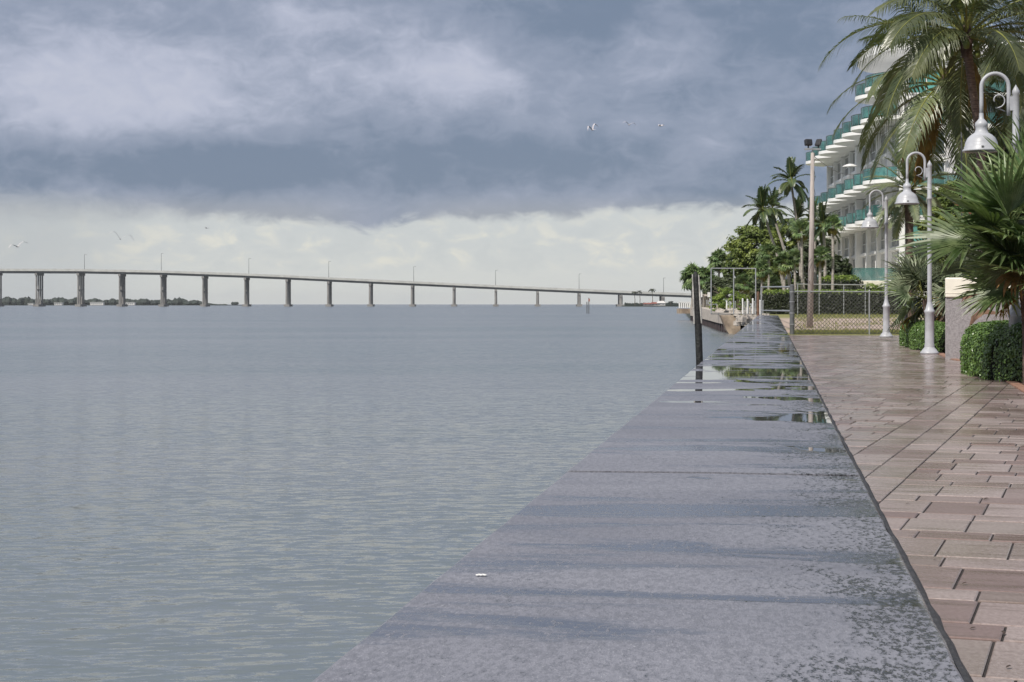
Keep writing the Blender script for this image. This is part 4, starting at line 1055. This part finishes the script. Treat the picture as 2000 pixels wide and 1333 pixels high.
broad_tree('leafy tree in front of the end wall, right of the date palm', PZ(1850, 70, 0.1), [(Cc(1858, 395, 72), (0.85, 0.9, 1.1)), (Cc(1840, 440, 70), (1.1, 1, 1.2)), (Cc(1890, 420, 68), (1.3, 1, 1.5)), (Cc(1850, 520, 66), (1.4, 1, 1.4))], 'tree_leaf', 0.16, 30, 5.0)
broad_tree('dark tree behind the nearest lamp at the right edge', PZ(1965, 58, 0.1), [(Cc(1965, 270, 58), (0.7, 1.0, 0.6)), (Cc(1925, 310, 58), (0.8, 1.0, 0.9)), (Cc(1990, 330, 58), (1.0, 1, 1.1)), (Cc(1950, 400, 58), (1.6, 1, 1.4))], 'tree_leaf_dark', 0.15, 28, 5.0)

# ---- feather palm crowns
def feather_set(prefix, L, leafm, nl, ll, lw, droop, vang, rach, pitches, bends):
    out = []
    for i, (p, bd_) in enumerate(zip(pitches, bends)):
        out.append(feather_mesh(prefix, L, R_(p), bd_, nl, ll, lw, leafm, droop, vang, random.Random(i + 5), rach))
    return out
COCO = feather_set('frond', 3.3, 'coconut_leaf', 66, 0.72, 0.030, 0.70, 0.15, 0.032, (78, 60, 42, 25, 8, -12, -35), (0.9, 1.25, 1.45, 1.45, 1.3, 1.1, 0.8))
DEAD = feather_set('dry_frond', 2.4, 'dry_leaf', 46, 0.45, 0.035, 1.2, 0.0, 0.025, (-40, -60), (0.6, 0.4))
DARKF = feather_set('frond', 2.6, 'dark_feather', 34, 0.62, 0.12, 0.45, 0.35, 0.05, (86, 62, 40, 18, -5, -30), (0.15, 0.9, 1.2, 1.3, 1.1, 0.8))
PHOE = feather_set('frond', 2.2, 'phoenix_leaf', 52, 0.34, 0.035, 0.15, 0.3, 0.022, (75, 55, 38, 20, 0, -22, -42), (0.4, 0.7, 0.9, 0.95, 0.9, 0.8, 0.6))
def feather_crown(t, meshes, n, rng, sc=1.0, tip=(0, 0, 0), w=None, name='frond', az0=0.0):
    for k in range(n):
        v = int(k / n * len(meshes)); az = az0 + k * 2.39996 + rng.uniform(-.2, .2)
        M = Matrix.Translation(tip) @ Matrix.Rotation(az, 4, 'Z') @ Matrix.Rotation(rng.uniform(-.25, .25), 4, 'X') @ Matrix.Scale(sc * rng.uniform(0.88, 1.08), 4)
        inst(name, meshes[v], t, M)
def coco_palm(label, pts, rads, crown, n, sc, seed, dead=3, nuts=7, az0=0.0, mset=7):
    base = Vector(pts[0]); t = thing('coconut_palm', label, 'palm tree', base, 0, 'coconut palms by the building end')
    trunk_ringed(t, [Vector(p) - base for p in pts], rads, 'trunk_coconut')
    r = random.Random(seed); c = Vector(crown) - base
    feather_crown(t, COCO[:mset], n, r, sc, c, az0=az0)
    feather_crown(t, DEAD, dead, r, sc, c - UP * 0.2, name='dry_frond', az0=az0 + 1.1)
    b = MB(); b.lathe([(0.10, -0.5), (0.14, -0.28), (0.16, -0.05), (0.12, 0.2), (0.05, 0.45)], 10, tuple(c)); b.build('crown_shaft', 'trunk_dark', t, smooth=True)
    nb = MB(); nb.lathe([(0.0, -0.11), (0.06, -0.09), (0.085, 0.0), (0.06, 0.09), (0.0, 0.12)], 9); nm = nb.mesh('coconut', 'coconut', True)
    for k in range(nuts):
        a = r.uniform(0, 6.28); inst('coconut', nm, t, Matrix.Translation(c + Vector((math.cos(a) * r.uniform(.2, .34), math.sin(a) * r.uniform(.2, .34), r.uniform(-.42, -.12)))))
def pp(*l): return [P(x, y, Z) for x, y, Z in l]
coco_palm('tallest coconut palm, reddish trunk passing behind the nearest lamp', [PZ(1925, 40, 0)] + pp((1921, 420, 40), (1912, 260, 40), (1898, 165, 40), (1889, 95, 40)), [0.125, 0.11, 0.10, 0.095, 0.11], P(1887, 72, 40), 34, 1.06, 3, dead=1, mset=6)
coco_palm('lower coconut palm with hanging dry fronds left of the tall one', [PZ(1915, 47, 0)] + pp((1900, 370, 47), (1882, 300, 47), (1862, 240, 47), (1850, 185, 47)), [0.13, 0.12, 0.105, 0.10, 0.12], P(1846, 165, 47), 32, 1.12, 8, dead=4, az0=0.7)
coco_palm('coconut palm at the right edge with its trunk out of view', [PZ(2075, 46, 0)] + pp((2060, 420, 46), (2050, 250, 46), (2040, 110, 46)), [0.17, 0.15, 0.14, 0.14], P(2038, 95, 46), 24, 1.0, 15, dead=2, az0=1.9)

def feather_palm(name, label, path, rads, trunkm, meshes, n, sc, seed, group, crown=None, shaft=None, az0=0):
    base = Vector(path[0]); t = thing(name, label, 'palm tree', base, 0, group); r = random.Random(seed)
    trunk_ringed(t, [Vector(p) - base for p in path], rads, trunkm, 8, rings=(trunkm != 'trunk_dark'))
    c = Vector(crown if crown is not None else path[-1]) - base
    feather_crown(t, meshes, n, r, sc, c, az0=az0)
    return t
g = 'dark feather palms leaning over the lot'
feather_palm('feather_palm', 'leftmost dark feather palm, long trunk leaning left', [PZ(1538, 152, 0.4)] + pp((1522, 515, 152), (1504, 455, 152), (1490, 412, 152)), [0.16, 0.13, 0.11, 0.10], 'trunk_pale', DARKF, 20, 0.86, 1, g)
feather_palm('feather_palm', 'dark feather palm just right of the leftmost, trunk parallel to it', [PZ(1548, 156, 0.4)] + pp((1535, 505, 156), (1518, 445, 156), (1508, 408, 156)), [0.16, 0.13, 0.11, 0.10], 'trunk_pale', DARKF, 17, 0.75, 2, g, az0=1)
feather_palm('feather_palm', 'tallest dark feather palm with upright spear, left of the pole top', [PZ(1572, 158, 0.4)] + pp((1565, 500, 158), (1554, 420, 158), (1545, 355, 158)), [0.16, 0.13, 0.11, 0.10], 'trunk_pale', DARKF, 18, 0.92, 3, g, az0=2)
feather_palm('feather_palm', 'shaggy dark feather palm below the tallest one', [PZ(1566, 162, 0.4)] + pp((1562, 500, 162), (1556, 430, 162)), [0.16, 0.13, 0.11], 'trunk_pale', DARKF, 20, 0.85, 4, g, az0=3)
feather_palm('feather_palm', 'feather palm half hidden behind the wooden pole', [PZ(1594, 166, 0.4)] + pp((1592, 500, 166), (1590, 432, 166)), [0.16, 0.13, 0.11], 'trunk_pale', DARKF, 20, 0.85, 5, g, az0=4)
feather_palm('feather_palm', 'dark feather palm right of the wooden pole against the balconies', [PZ(1612, 140, 0.4)] + pp((1611, 500, 140), (1608, 440, 140)), [0.15, 0.12, 0.11], 'trunk_pale', DARKF, 20, 0.72, 6, g, az0=5)
feather_palm('date_palm', 'date palm with silvery arching fronds behind the middle lamp head', [PZ(1777, 62, 0.0)] + pp((1777, 520, 62), (1776, 440, 62), (1777, 372, 62)), [0.17, 0.15, 0.15, 0.22], 'trunk_dark', PHOE, 44, 0.90, 9, None)

# ---- fan palms
FANF = [fan_mesh('fan_leaf', 0.75, 20, R_(250), 0.085, 'fan_far', 0.55, 0.9, 0.4, s) for s in range(3)]
FANR = [fan_mesh('fan_leaf', 0.75, 20, R_(270), 0.16, 'fan_far', 0.5, 1.0, 0.3, 70 + s_) for s_ in range(2)]
FANY = [fan_mesh('dry_fan_leaf', 0.7, 18, R_(240), 0.085, 'fan_yellow', 0.4, 1.3, 0.4, 9)]
def fan_crown(t, c, meshes, n, rng, sc=1.0, el=(-40, 85), name='fan_leaf', jitter=0.35, azr=(0, 360)):
    for k in range(n):
        az = R_(rng.uniform(*azr)); e = R_(el[0] + (el[1] - el[0]) * ((k + rng.random()) / n))
        d = Vector((math.cos(az) * math.cos(e), math.sin(az) * math.cos(e), math.sin(e)))
        inst(name, rng.choice(meshes), t, frame_dir(d, rng.uniform(-jitter, jitter) * 2, c, sc * rng.uniform(0.85, 1.12)))
def sabal(label, px, py, Z, sc, seed, yellow=0, lean=0, rt=0.11, group='fan palms along the shore', n=24):
    base = PZ(px + lean, Z, 0.4); t = thing('fan_palm', label, 'palm tree', base, 0, group); r = random.Random(seed)
    c = P(px, py, Z) - base
    trunk_ringed(t, [Vector((0, 0, 0)), c * 0.5, c], [rt * 1.1, rt, rt], 'trunk_pale', 7)
    fan_crown(t, c, FANR if Z > 180 else FANF, 60 if Z > 180 else n, r, sc, (-60 if Z > 180 else -35, 88))
    if yellow: fan_crown(t, c - UP * 0.15, FANY, yellow, r, sc, (-70, -35), 'dry_fan_leaf')
sab = [('round dark fan palm farthest left over the water', 1352, 545, 205, 1.55, 0), ('fan palm just right of the farthest left one', 1376, 545, 200, 1.35, 4), ('fan palm behind the first pipe upright', 1405, 512, 190, 1.25, 3), ('low fan palm behind the middle pipe upright', 1393, 560, 185, 1.1, 0),
       ('yellow-skirted fan palm at the right end of the pipe gate', 1489, 530, 140, 0.85, 6), ('bluish fan palm in front of the big round tree', 1502, 497, 148, 0.95, 0), ('yellow fan palm on thick pale trunks below the leaning pair', 1531, 515, 142, 0.95, 7),
       ('small fan palm left of the pole trunk cluster', 1552, 505, 145, 0.8, 3), ('tall fan palm against the left side of the wooden pole', 1566, 452, 144, 1.0, 4), ('small fan palm right of the pole with brown skirt', 1602, 503, 128, 0.8, 5),
       ('slim tall fan palm in front of the building windows', 1627, 440, 128, 0.75, 5), ('dark fan palm behind the bright bush', 1455, 556, 150, 0.9, 3), ('low fan palm between the frame and the yellow one', 1510, 555, 150, 0.7, 2)]
for i, (lb, px, py, Z, sc, ye) in enumerate(sab): sabal(lb, px, py, Z, sc, 20 + i, ye, lean=ru(-3, 3))
# extra slim trunks read between the palms
# near fan palms
FG = [fan_mesh('fan_leaf', 1.18, 24, R_(210), 0.088, 'fan_green', 0.75, 0.12, 0.30, s, cup=0.2) for s in range(4)]
FS = [fan_mesh('fan_leaf', 0.88, 24, R_(215), 0.062, 'fan_silver', 0.6, 0.38, 0.3, 30 + s) for s in range(4)]
FD = [fan_mesh('dry_fan_leaf', 0.6, 16, R_(150), 0.06, 'dry_leaf', 0.5, 0.8, 0.35, 50 + s) for s in range(2)]
def near_fan(name, label, base, centers, meshes, seed, dry=2):
    base = Vector(base); t = thing(name, label, 'palm', base); r = random.Random(seed)
    for i, (c, n, sc, el, azr) in enumerate(centers):
        cc = Vector(c) - base
        trunk_ringed(t, [Vector((0, 0, 0)), cc * 0.5 + Vector((0.05, 0, 0)), cc], [0.10, 0.09, 0.08], 'trunk_dark', 8, name='stem')
        fan_crown(t, cc, meshes, n, r, sc, el, jitter=0.6, azr=azr)
        if dry: fan_crown(t, cc - UP * 0.1, FD, dry, r, sc, (-60, -20), 'dry_fan_leaf')
near_fan('saw_palmetto', 'big glossy green fan palm spreading over the nearest lamp base', PZ(2012, 22.6, 0), [
    (P(1990, 482, 22.6), 22, 0.84, (-35, 68), (0, 360)), (P(2050, 410, 23), 17, 0.76, (-30, 80), (0, 360)), (P(2025, 545, 22.4), 14, 0.62, (-25, 45), (90, 330))], FG, 4, dry=1)
near_fan('silver_thatch_palm', 'silvery fan palm clump left of the middle lamp pole', PZ(1815, 42, 0), [
    (P(1806, 585, 42), 20, 0.95, (-30, 70), (0, 360)), (P(1840, 530, 43), 18, 0.9, (-30, 75), (0, 360)), (P(1868, 560, 42), 12, 0.8, (-40, 60), (0, 360))], FS, 5)
# orange berry sprays on the big fan palm and a curled dead leaf by the pillar
b = MB()
for i in range(5):
    a = P(1930, 450, 26.2); e = P(1858 + i * 6, 395 + i * 16, 26.0); q = [a.lerp(e, u) + UP * 0.08 * math.sin(math.pi * u) for u in np.linspace(0, 1, 8)]
    b.strip(q, [0.01, 0.015, 0.02, 0.03, 0.045, 0.05, 0.035, 0.005], -FV)
tag(b.build('orange_flower_spray', 'sign_red'), 'orange drying tips among the green fan leaves', 'leaf')
b = MB()
for (pts, w) in ((((1938, 600), (1915, 583), (1895, 577), (1882, 590)), 0.16), (((1945, 612), (1920, 608), (1902, 622), (1893, 640)), 0.12), (((1935, 588), (1915, 572), (1890, 572), (1878, 590)), 0.10)):
    q = [P(x, y, 28.3) for x, y in pts]; b.strip(q, [w * .4, w, w * .8, 0.01], (-FV + UP * 0.4).normalized())
tag(b.build('curled_dead_leaf', 'brown_wood'), 'curled brown dead leaves in front of the stucco pillar', 'leaf')

# ================================================================== FAR SHORE
def far():
    rr = random.Random(9); D = 2600
    # tree line as one mass
    b = MB()
    def blob(c, r):
        vs = []; 
        for k in range(5):
            ph = -math.pi / 2 + math.pi * k / 4
            for j in range(7):
                a = 2 * math.pi * j / 7; q = 1 + 0.28 * mnoise.noise(Vector((c.x * .1 + j, k, c.z)))
                vs.append((c.x + r[0] * q * math.cos(ph) * math.cos(a), c.y + r[0] * q * math.cos(ph) * math.sin(a), c.z + r[1] * q * math.sin(ph)))
        b.add(vs, [(k * 7 + j, k * 7 + (j + 1) % 7, k * 7 + 7 + (j + 1) % 7, k * 7 + 7 + j) for k in range(4) for j in range(7)])
    x = -60.0
    while x < 440:
        h = (6.2 + 4.0 * abs(mnoise.noise(Vector((x * 0.03, 0, 0)))) * 2 + rr.uniform(0, 2.5)) * (1.0 if x < 360 else max(0.25, (440 - x) / 90)) * 1.0
        c = PZ(x, D + rr.uniform(0, 60), WZ + h * 0.5); blob(c, (rr.uniform(3, 7), h * 0.62)); x += rr.uniform(1.0, 3.0)
    for x in (455, 459, 463): blob(PZ(x, D, WZ + 3.2), (3.2, 2.4))
    tag(b.build('far_wood', 'far_tree'), 'dark wooded shore far behind the bridge', 'wood', kind='stuff')
    b = MB(); vs = [PZ(-120, D - 8), PZ(480, D - 8), PZ(480, D + 200), PZ(-120, D + 200)]; b.prism([(v.x, v.y) for v in vs], WZ - 0.5, WZ + 0.8); b.build('far_shore', 'far_tree', kind='structure')
    for (px, w, h, lb) in ((115, 12, 3.4, 'small pale house on the far shore left of the second full pier'), (190, 20, 4.2, 'widest white house on the far shore between two bridge piers'), (255, 14, 4.0, 'white house on the far shore right of the fourth pier'), (61, 8, 2.6, 'tiny pale house on the far shore at the far left')):
        t = thing('far_house', lb, 'house', PZ(px, D - 25, WZ + 0.5), A, 'houses on the far shore')
        q = MB(); q.box((0, 0, h / 2), (w, 8, h)); q.build('wall', 'house_wall', t)
        q = MB(); q.prism([(-w / 2 - .6, -4.6), (w / 2 + .6, -4.6), (w / 2 + .6, 4.6), (-w / 2 - .6, 4.6)], h + .003, h + 0.6); q.build('roof', 'bridge_concrete', t)
        for k in range(int(w / 3)):
            q = MB(); q.box((-w / 2 + 1.6 + k * 3, -4.02, h * 0.5), (1.3, 0.1, 1.3)); q.build('window', 'window', t)
    # islet at the right end
    D2 = 1420
    poly = [PZ(1214, D2), PZ(1260, D2 - 12), PZ(1345, D2 - 15), PZ(1345, D2 + 60), PZ(1225, D2 + 30)]
    q = MB(); q.prism([(v.x, v.y) for v in poly], WZ - 0.4, WZ + 0.9); q.build('islet', 'far_tree', kind='structure')
    b = MB()
    xx = 1222
    while xx < 1345:
        blob(PZ(xx, D2 + 8, WZ + 1.6), (rr.uniform(1.2, 2.4), rr.uniform(0.8, 1.9))); xx += rr.uniform(2, 5)
    tag(b.build('islet_shrubs', 'far_tree'), 'low dark shrubs along the islet under the bridge end', 'shrubs', kind='stuff')
    for px, h, lb in ((1310, 4.3, 'dark round tree on the islet under the bridge'), (1334, 2.6, 'smaller dark round tree at the right end of the islet')):
        t = thing('islet_tree', lb, 'tree', PZ(px, D2 - 4, WZ + 0.9)); q = MB(); c0 = Vector((0, 0, h * 0.5)); clump_crown(q, c0, (h * 0.75, h * 0.7, h * 0.5), 40, 0.7, 16); q.build('crown', 'far_tree', t)
        q = MB(); q.tube([(0, 0, -0.2), (0, 0, h * 0.5)], 0.3, 6); q.build('trunk', 'bark', t)
    FIS = feather_mesh('frond', 3.4, R_(35), 1.5, 12, 1.0, 0.5, 'far_tree', 0.6, 0.2, random.Random(3), 0.12)
    for px, py, sc, lb in ((1239, 572, .85, 'left palm of the close pair on the islet'), (1249, 571, .85, 'right palm of the close pair on the islet'), (1273.5, 568, 1.05, 'tallest lone palm on the islet')):
        base = PZ(px + 1, D2 - 6, WZ + 0.9); t = thing('islet_palm', lb, 'palm tree', base, 0, 'palms on the islet'); c = P(px, py, D2 - 6) - base
        q = MB(); q.tube([(0, 0, 0), c * 0.5 + Vector((0.3, 0, 0)), c], [0.35, 0.25, 0.2], 6); q.build('trunk', 'bark', t)
        for k in range(13): inst('frond', FIS, t, Matrix.Translation(c) @ Matrix.Rotation(k * 2.4, 4, 'Z') @ Matrix.Rotation(ru(-.5, .5), 4, 'Y') @ Matrix.Scale(sc, 4))
    for px, w, h, lb, m in ((1265, 9, 2.0, 'low red roofed house on the islet, left one', 'roof_red'), (1278, 7, 2.5, 'red roofed house on the islet beside the lone palm', 'roof_red'), (1291, 8, 3.3, 'pale gabled house on the islet by the bridge pier', 'house_wall')):
        t = thing('islet_house', lb, 'house', PZ(px, D2 - 8, WZ + 0.9), A, 'houses on the islet')
        q = MB(); q.box((0, 0, h * .3), (w * .85, 5, h * .6)); q.build('wall', 'house_wall', t)
        q = MB(); q.add([(-w / 2, -3.2, h * .6), (w / 2, -3.2, h * .6), (w / 2, 3.2, h * .6), (-w / 2, 3.2, h * .6), (-w * .3, 0, h * 1.15), (w * .3, 0, h * 1.15)], [(0, 1, 5, 4), (1, 2, 5), (2, 3, 4, 5), (3, 0, 4), (3, 2, 1, 0)]); q.build('roof', m, t)
        for k in (-1, 1): q = MB(); q.box((k * w * .2, -2.52, h * .32), (.9, .08, .6)); q.build('window', 'window', t)
    # channel marker
    t = thing('channel_marker', 'channel marker with red square board on twin posts in the water', 'marker'); Zm = 380
    for px in (1146.3, 1150):
        q = MB(); v = PZ(px, Zm, 0); q.tube([(v.x, v.y, WZ - 1), (v.x, v.y, CZ + (HY - (590 if px < 1148 else 582)) / F * Zm)], 0.11, 6); q.build('post', 'galv_dark', t)
    q = MB(); q.box(P(1150.6, 586.5, Zm - 0.2), (0.32, 0.06, 0.62), Matrix(((RV.x, FV.x, 0), (RV.y, FV.y, 0), (0, 0, 1)))); q.build('board', 'sign_red', t)
far()

# ================================================================== BIRDS
def bird(label, px, py, Z, span, flap, bank, yaw, m, pitch=0.0):
    t = thing('gull', label, 'bird', P(px, py, Z), 0, 'gulls over the bay'); t.rotation_euler = (pitch, bank, yaw)
    b = MB(); b.lathe([(0.0, -0.20), (0.02, -0.17), (0.035, -0.08), (0.05, 0.02), (0.045, 0.10), (0.022, 0.16), (0.024, 0.19), (0.012, 0.22), (0.004, 0.26)], 8)
    o = b.build('body', m, t, smooth=True); o.rotation_euler = (R_(-90), 0, 0)
    for s_ in (-1, 1):
        b = MB(); h = span / 2; prof = [(0.02, 0.0, 0.15), (0.35, flap * 0.62, 0.17), (0.6, flap * 0.80, 0.15), (0.85, flap * 0.45, 0.09), (1.0, flap * 0.1, 0.01)]
        vs = []
        for u, z, w in prof: vs += [(s_ * u * h, 0.06 - u * u * 0.12 + w / 2, z * h), (s_ * u * h, 0.06 - u * u * 0.12 - w / 2, z * h + 0.0), (s_ * u * h, 0.06 - u * u * .12 + w * .1, z * h + 0.018)]
        b.add(vs, [f for i in range(4) for f in ((i * 3, i * 3 + 2, i * 3 + 5, i * 3 + 3), (i * 3 + 2, i * 3 + 1, i * 3 + 4, i * 3 + 5), (i * 3 + 1, i * 3, i * 3 + 3, i * 3 + 4))]); b.build('wing', m, t)
    b = MB(); b.add([(0.015, -0.16, 0), (-0.015, -0.16, 0), (-0.05, -0.30, 0), (0.05, -0.30, 0), (0, -0.2, 0.012)], [(0, 4, 1), (1, 4, 2), (2, 4, 3), (3, 4, 0), (0, 1, 2, 3)]); b.build('tail', m, t)
bird('large grey gull with arched wings above the bridge at the left', 235, 467, 105, 1.7, 0.55, R_(12), A + 0.3, 'bird')
bird('grey gull gliding low at the far left edge', 35, 482, 110, 1.6, 0.35, R_(-14), A + 0.9, 'bird')
bird('tiny grey gull under the cloud edge above the bridge', 404, 446, 190, 0.8, 0.2, 0.1, A + 1.2, 'bird')
bird('left gull of the three high pale ones', 1158, 254, 120, 1.0, 0.9, R_(-20), A + 0.6, 'bird_pale')
bird('middle gull of the three high pale ones', 1229, 244, 120, 1.0, 0.45, R_(8), A + 0.2, 'bird_pale')
bird('right gull of the three high pale ones', 1291, 246, 120, 0.9, 0.2, R_(-5), A + 1.0, 'bird_pale')

# ================================================================== SMALL THINGS
def grass():
    b = MB(); r = random.Random(2)
    for i in range(9000):
        px = r.uniform(1550, 1768); Z = r.uniform(60.1, 64.5) if r.random() < 0.6 else r.uniform(64, 116)
        v = PZ(px, Z, 0)
        if Z > 64.5 and mnoise.noise(Vector((v.x * 0.35, v.y * 0.25, 2))) < 0.02 and Z < 105: continue
        v.z = zl(v.y) - 0.005; h = r.uniform(0.03, 0.09) * (1 + Z / 90); a = r.uniform(0, 6.28); d = Vector((math.cos(a), math.sin(a), 0)) * 0.012 * (Z / 60)
        tip = v + Vector((r.uniform(-.03, .03), r.uniform(-.03, .03), h))
        b.add([v - d, v + d, tip], [(0, 1, 2)])
    tag(b.build('grass', 'grass'), 'yellow-green rough grass along the chain link fence', 'grass', kind='stuff')
grass()
def debris():
    r = random.Random(4)
    spots = [(1926, 976, .05), (1773, 985, .03), (1758, 1090, .02), (1705, 797, .06), (1712, 806, .10), (1662, 818, .07), (1679, 836, .03), (1702, 883, .02), (1690, 892, .02), (1884, 1140, .03), (1960, 1237, .04), (1970, 1303, .03), (1900, 1228, .03), (1826, 1094, .02), (1880, 900, .02), (1780, 760, .05)]
    lb = ['dark curled leaf on the pavers near the right edge', 'small dark seed pod on the pavers beside the wall joint', 'tiny dark leaf by the wall, lower middle', 'dark leaf scrap beside the upright twig', 'longest twig with an upright stem on the pavers', 'flat dark leaf close to the wall edge, farther out', 'dark crumb at the end of a short paver joint', 'speck of debris on the pavers at the second long joint', 'speck of debris just below the second long joint', 'thin twig on the row joint near the right edge', 'brown leaf bit near the lower right corner', 'lowest dark leaf scrap at the right edge', 'twig lying on the lowest row joint', 'small crumb beside the wall in the lower third', 'tiny crumb on the middle paver band', 'fallen leaf on the far wet pavers']
    for (px, py, s_), l in zip(spots, lb):
        v = G(px, py, 0.004); b = MB(); a = r.uniform(0, 3.1); d = Vector((math.cos(a), math.sin(a), 0)); n = Vector((-d.y, d.x, 0)); k = s_ * 0.42
        q = [v - d * k, v - d * k * .3 + UP * k * .25, v + d * k * .4 + UP * k * .3, v + d * k + UP * 0.003]
        vs = []
        for i, p in enumerate(q): w = (0.1, 0.4, 0.35, 0.05)[i] * k; vs += [p + n * w, p - n * w, p + UP * w * .5]
        b.add(vs, [f for i in range(3) for f in ((i * 3, i * 3 + 2, i * 3 + 5, i * 3 + 3), (i * 3 + 2, i * 3 + 1, i * 3 + 4, i * 3 + 5), (i * 3 + 1, i * 3, i * 3 + 3, i * 3 + 4))])
        tag(b.build('fallen_leaf', 'twig'), l, 'leaf', 'debris on the promenade')
    zc = HW + 0.004; v = PZ(940, (CZ - zc) * F / (1123.5 - HY), zc); b = MB()
    for i in range(5):
        c = v + RV * (i - 2) * 0.0045 + FV * (0.004 if i % 2 else -0.002); b.lathe([(0.0045 + 0.002 * (i % 2), 0), (0.004, 0.0018), (0, 0.002)], 8, tuple(c))
    tag(b.build('bird_dropping', 'dropping'), 'small white bird dropping on the wet wall cap', 'bird dropping')
debris()

# ================================================================== HAZE
def haze():
    b = MB(); b.box((0, 6600, 40), (18100, 15000, 84)); 
    m = bpy.data.materials.new('haze'); m.use_nodes = True; t = m.node_tree; t.nodes.clear()
    v = t.nodes.new('ShaderNodeVolumePrincipled'); v.inputs['Color'].default_value = (0.92, 0.95, 0.98, 1); v.inputs['Density'].default_value = 0.000045
    o_ = t.nodes.new('ShaderNodeOutputMaterial'); t.links.new(v.outputs[0], o_.inputs['Volume']); MATS['haze'] = m
    o = b.build('haze', 'haze'); o['kind'] = 'stuff'
haze()
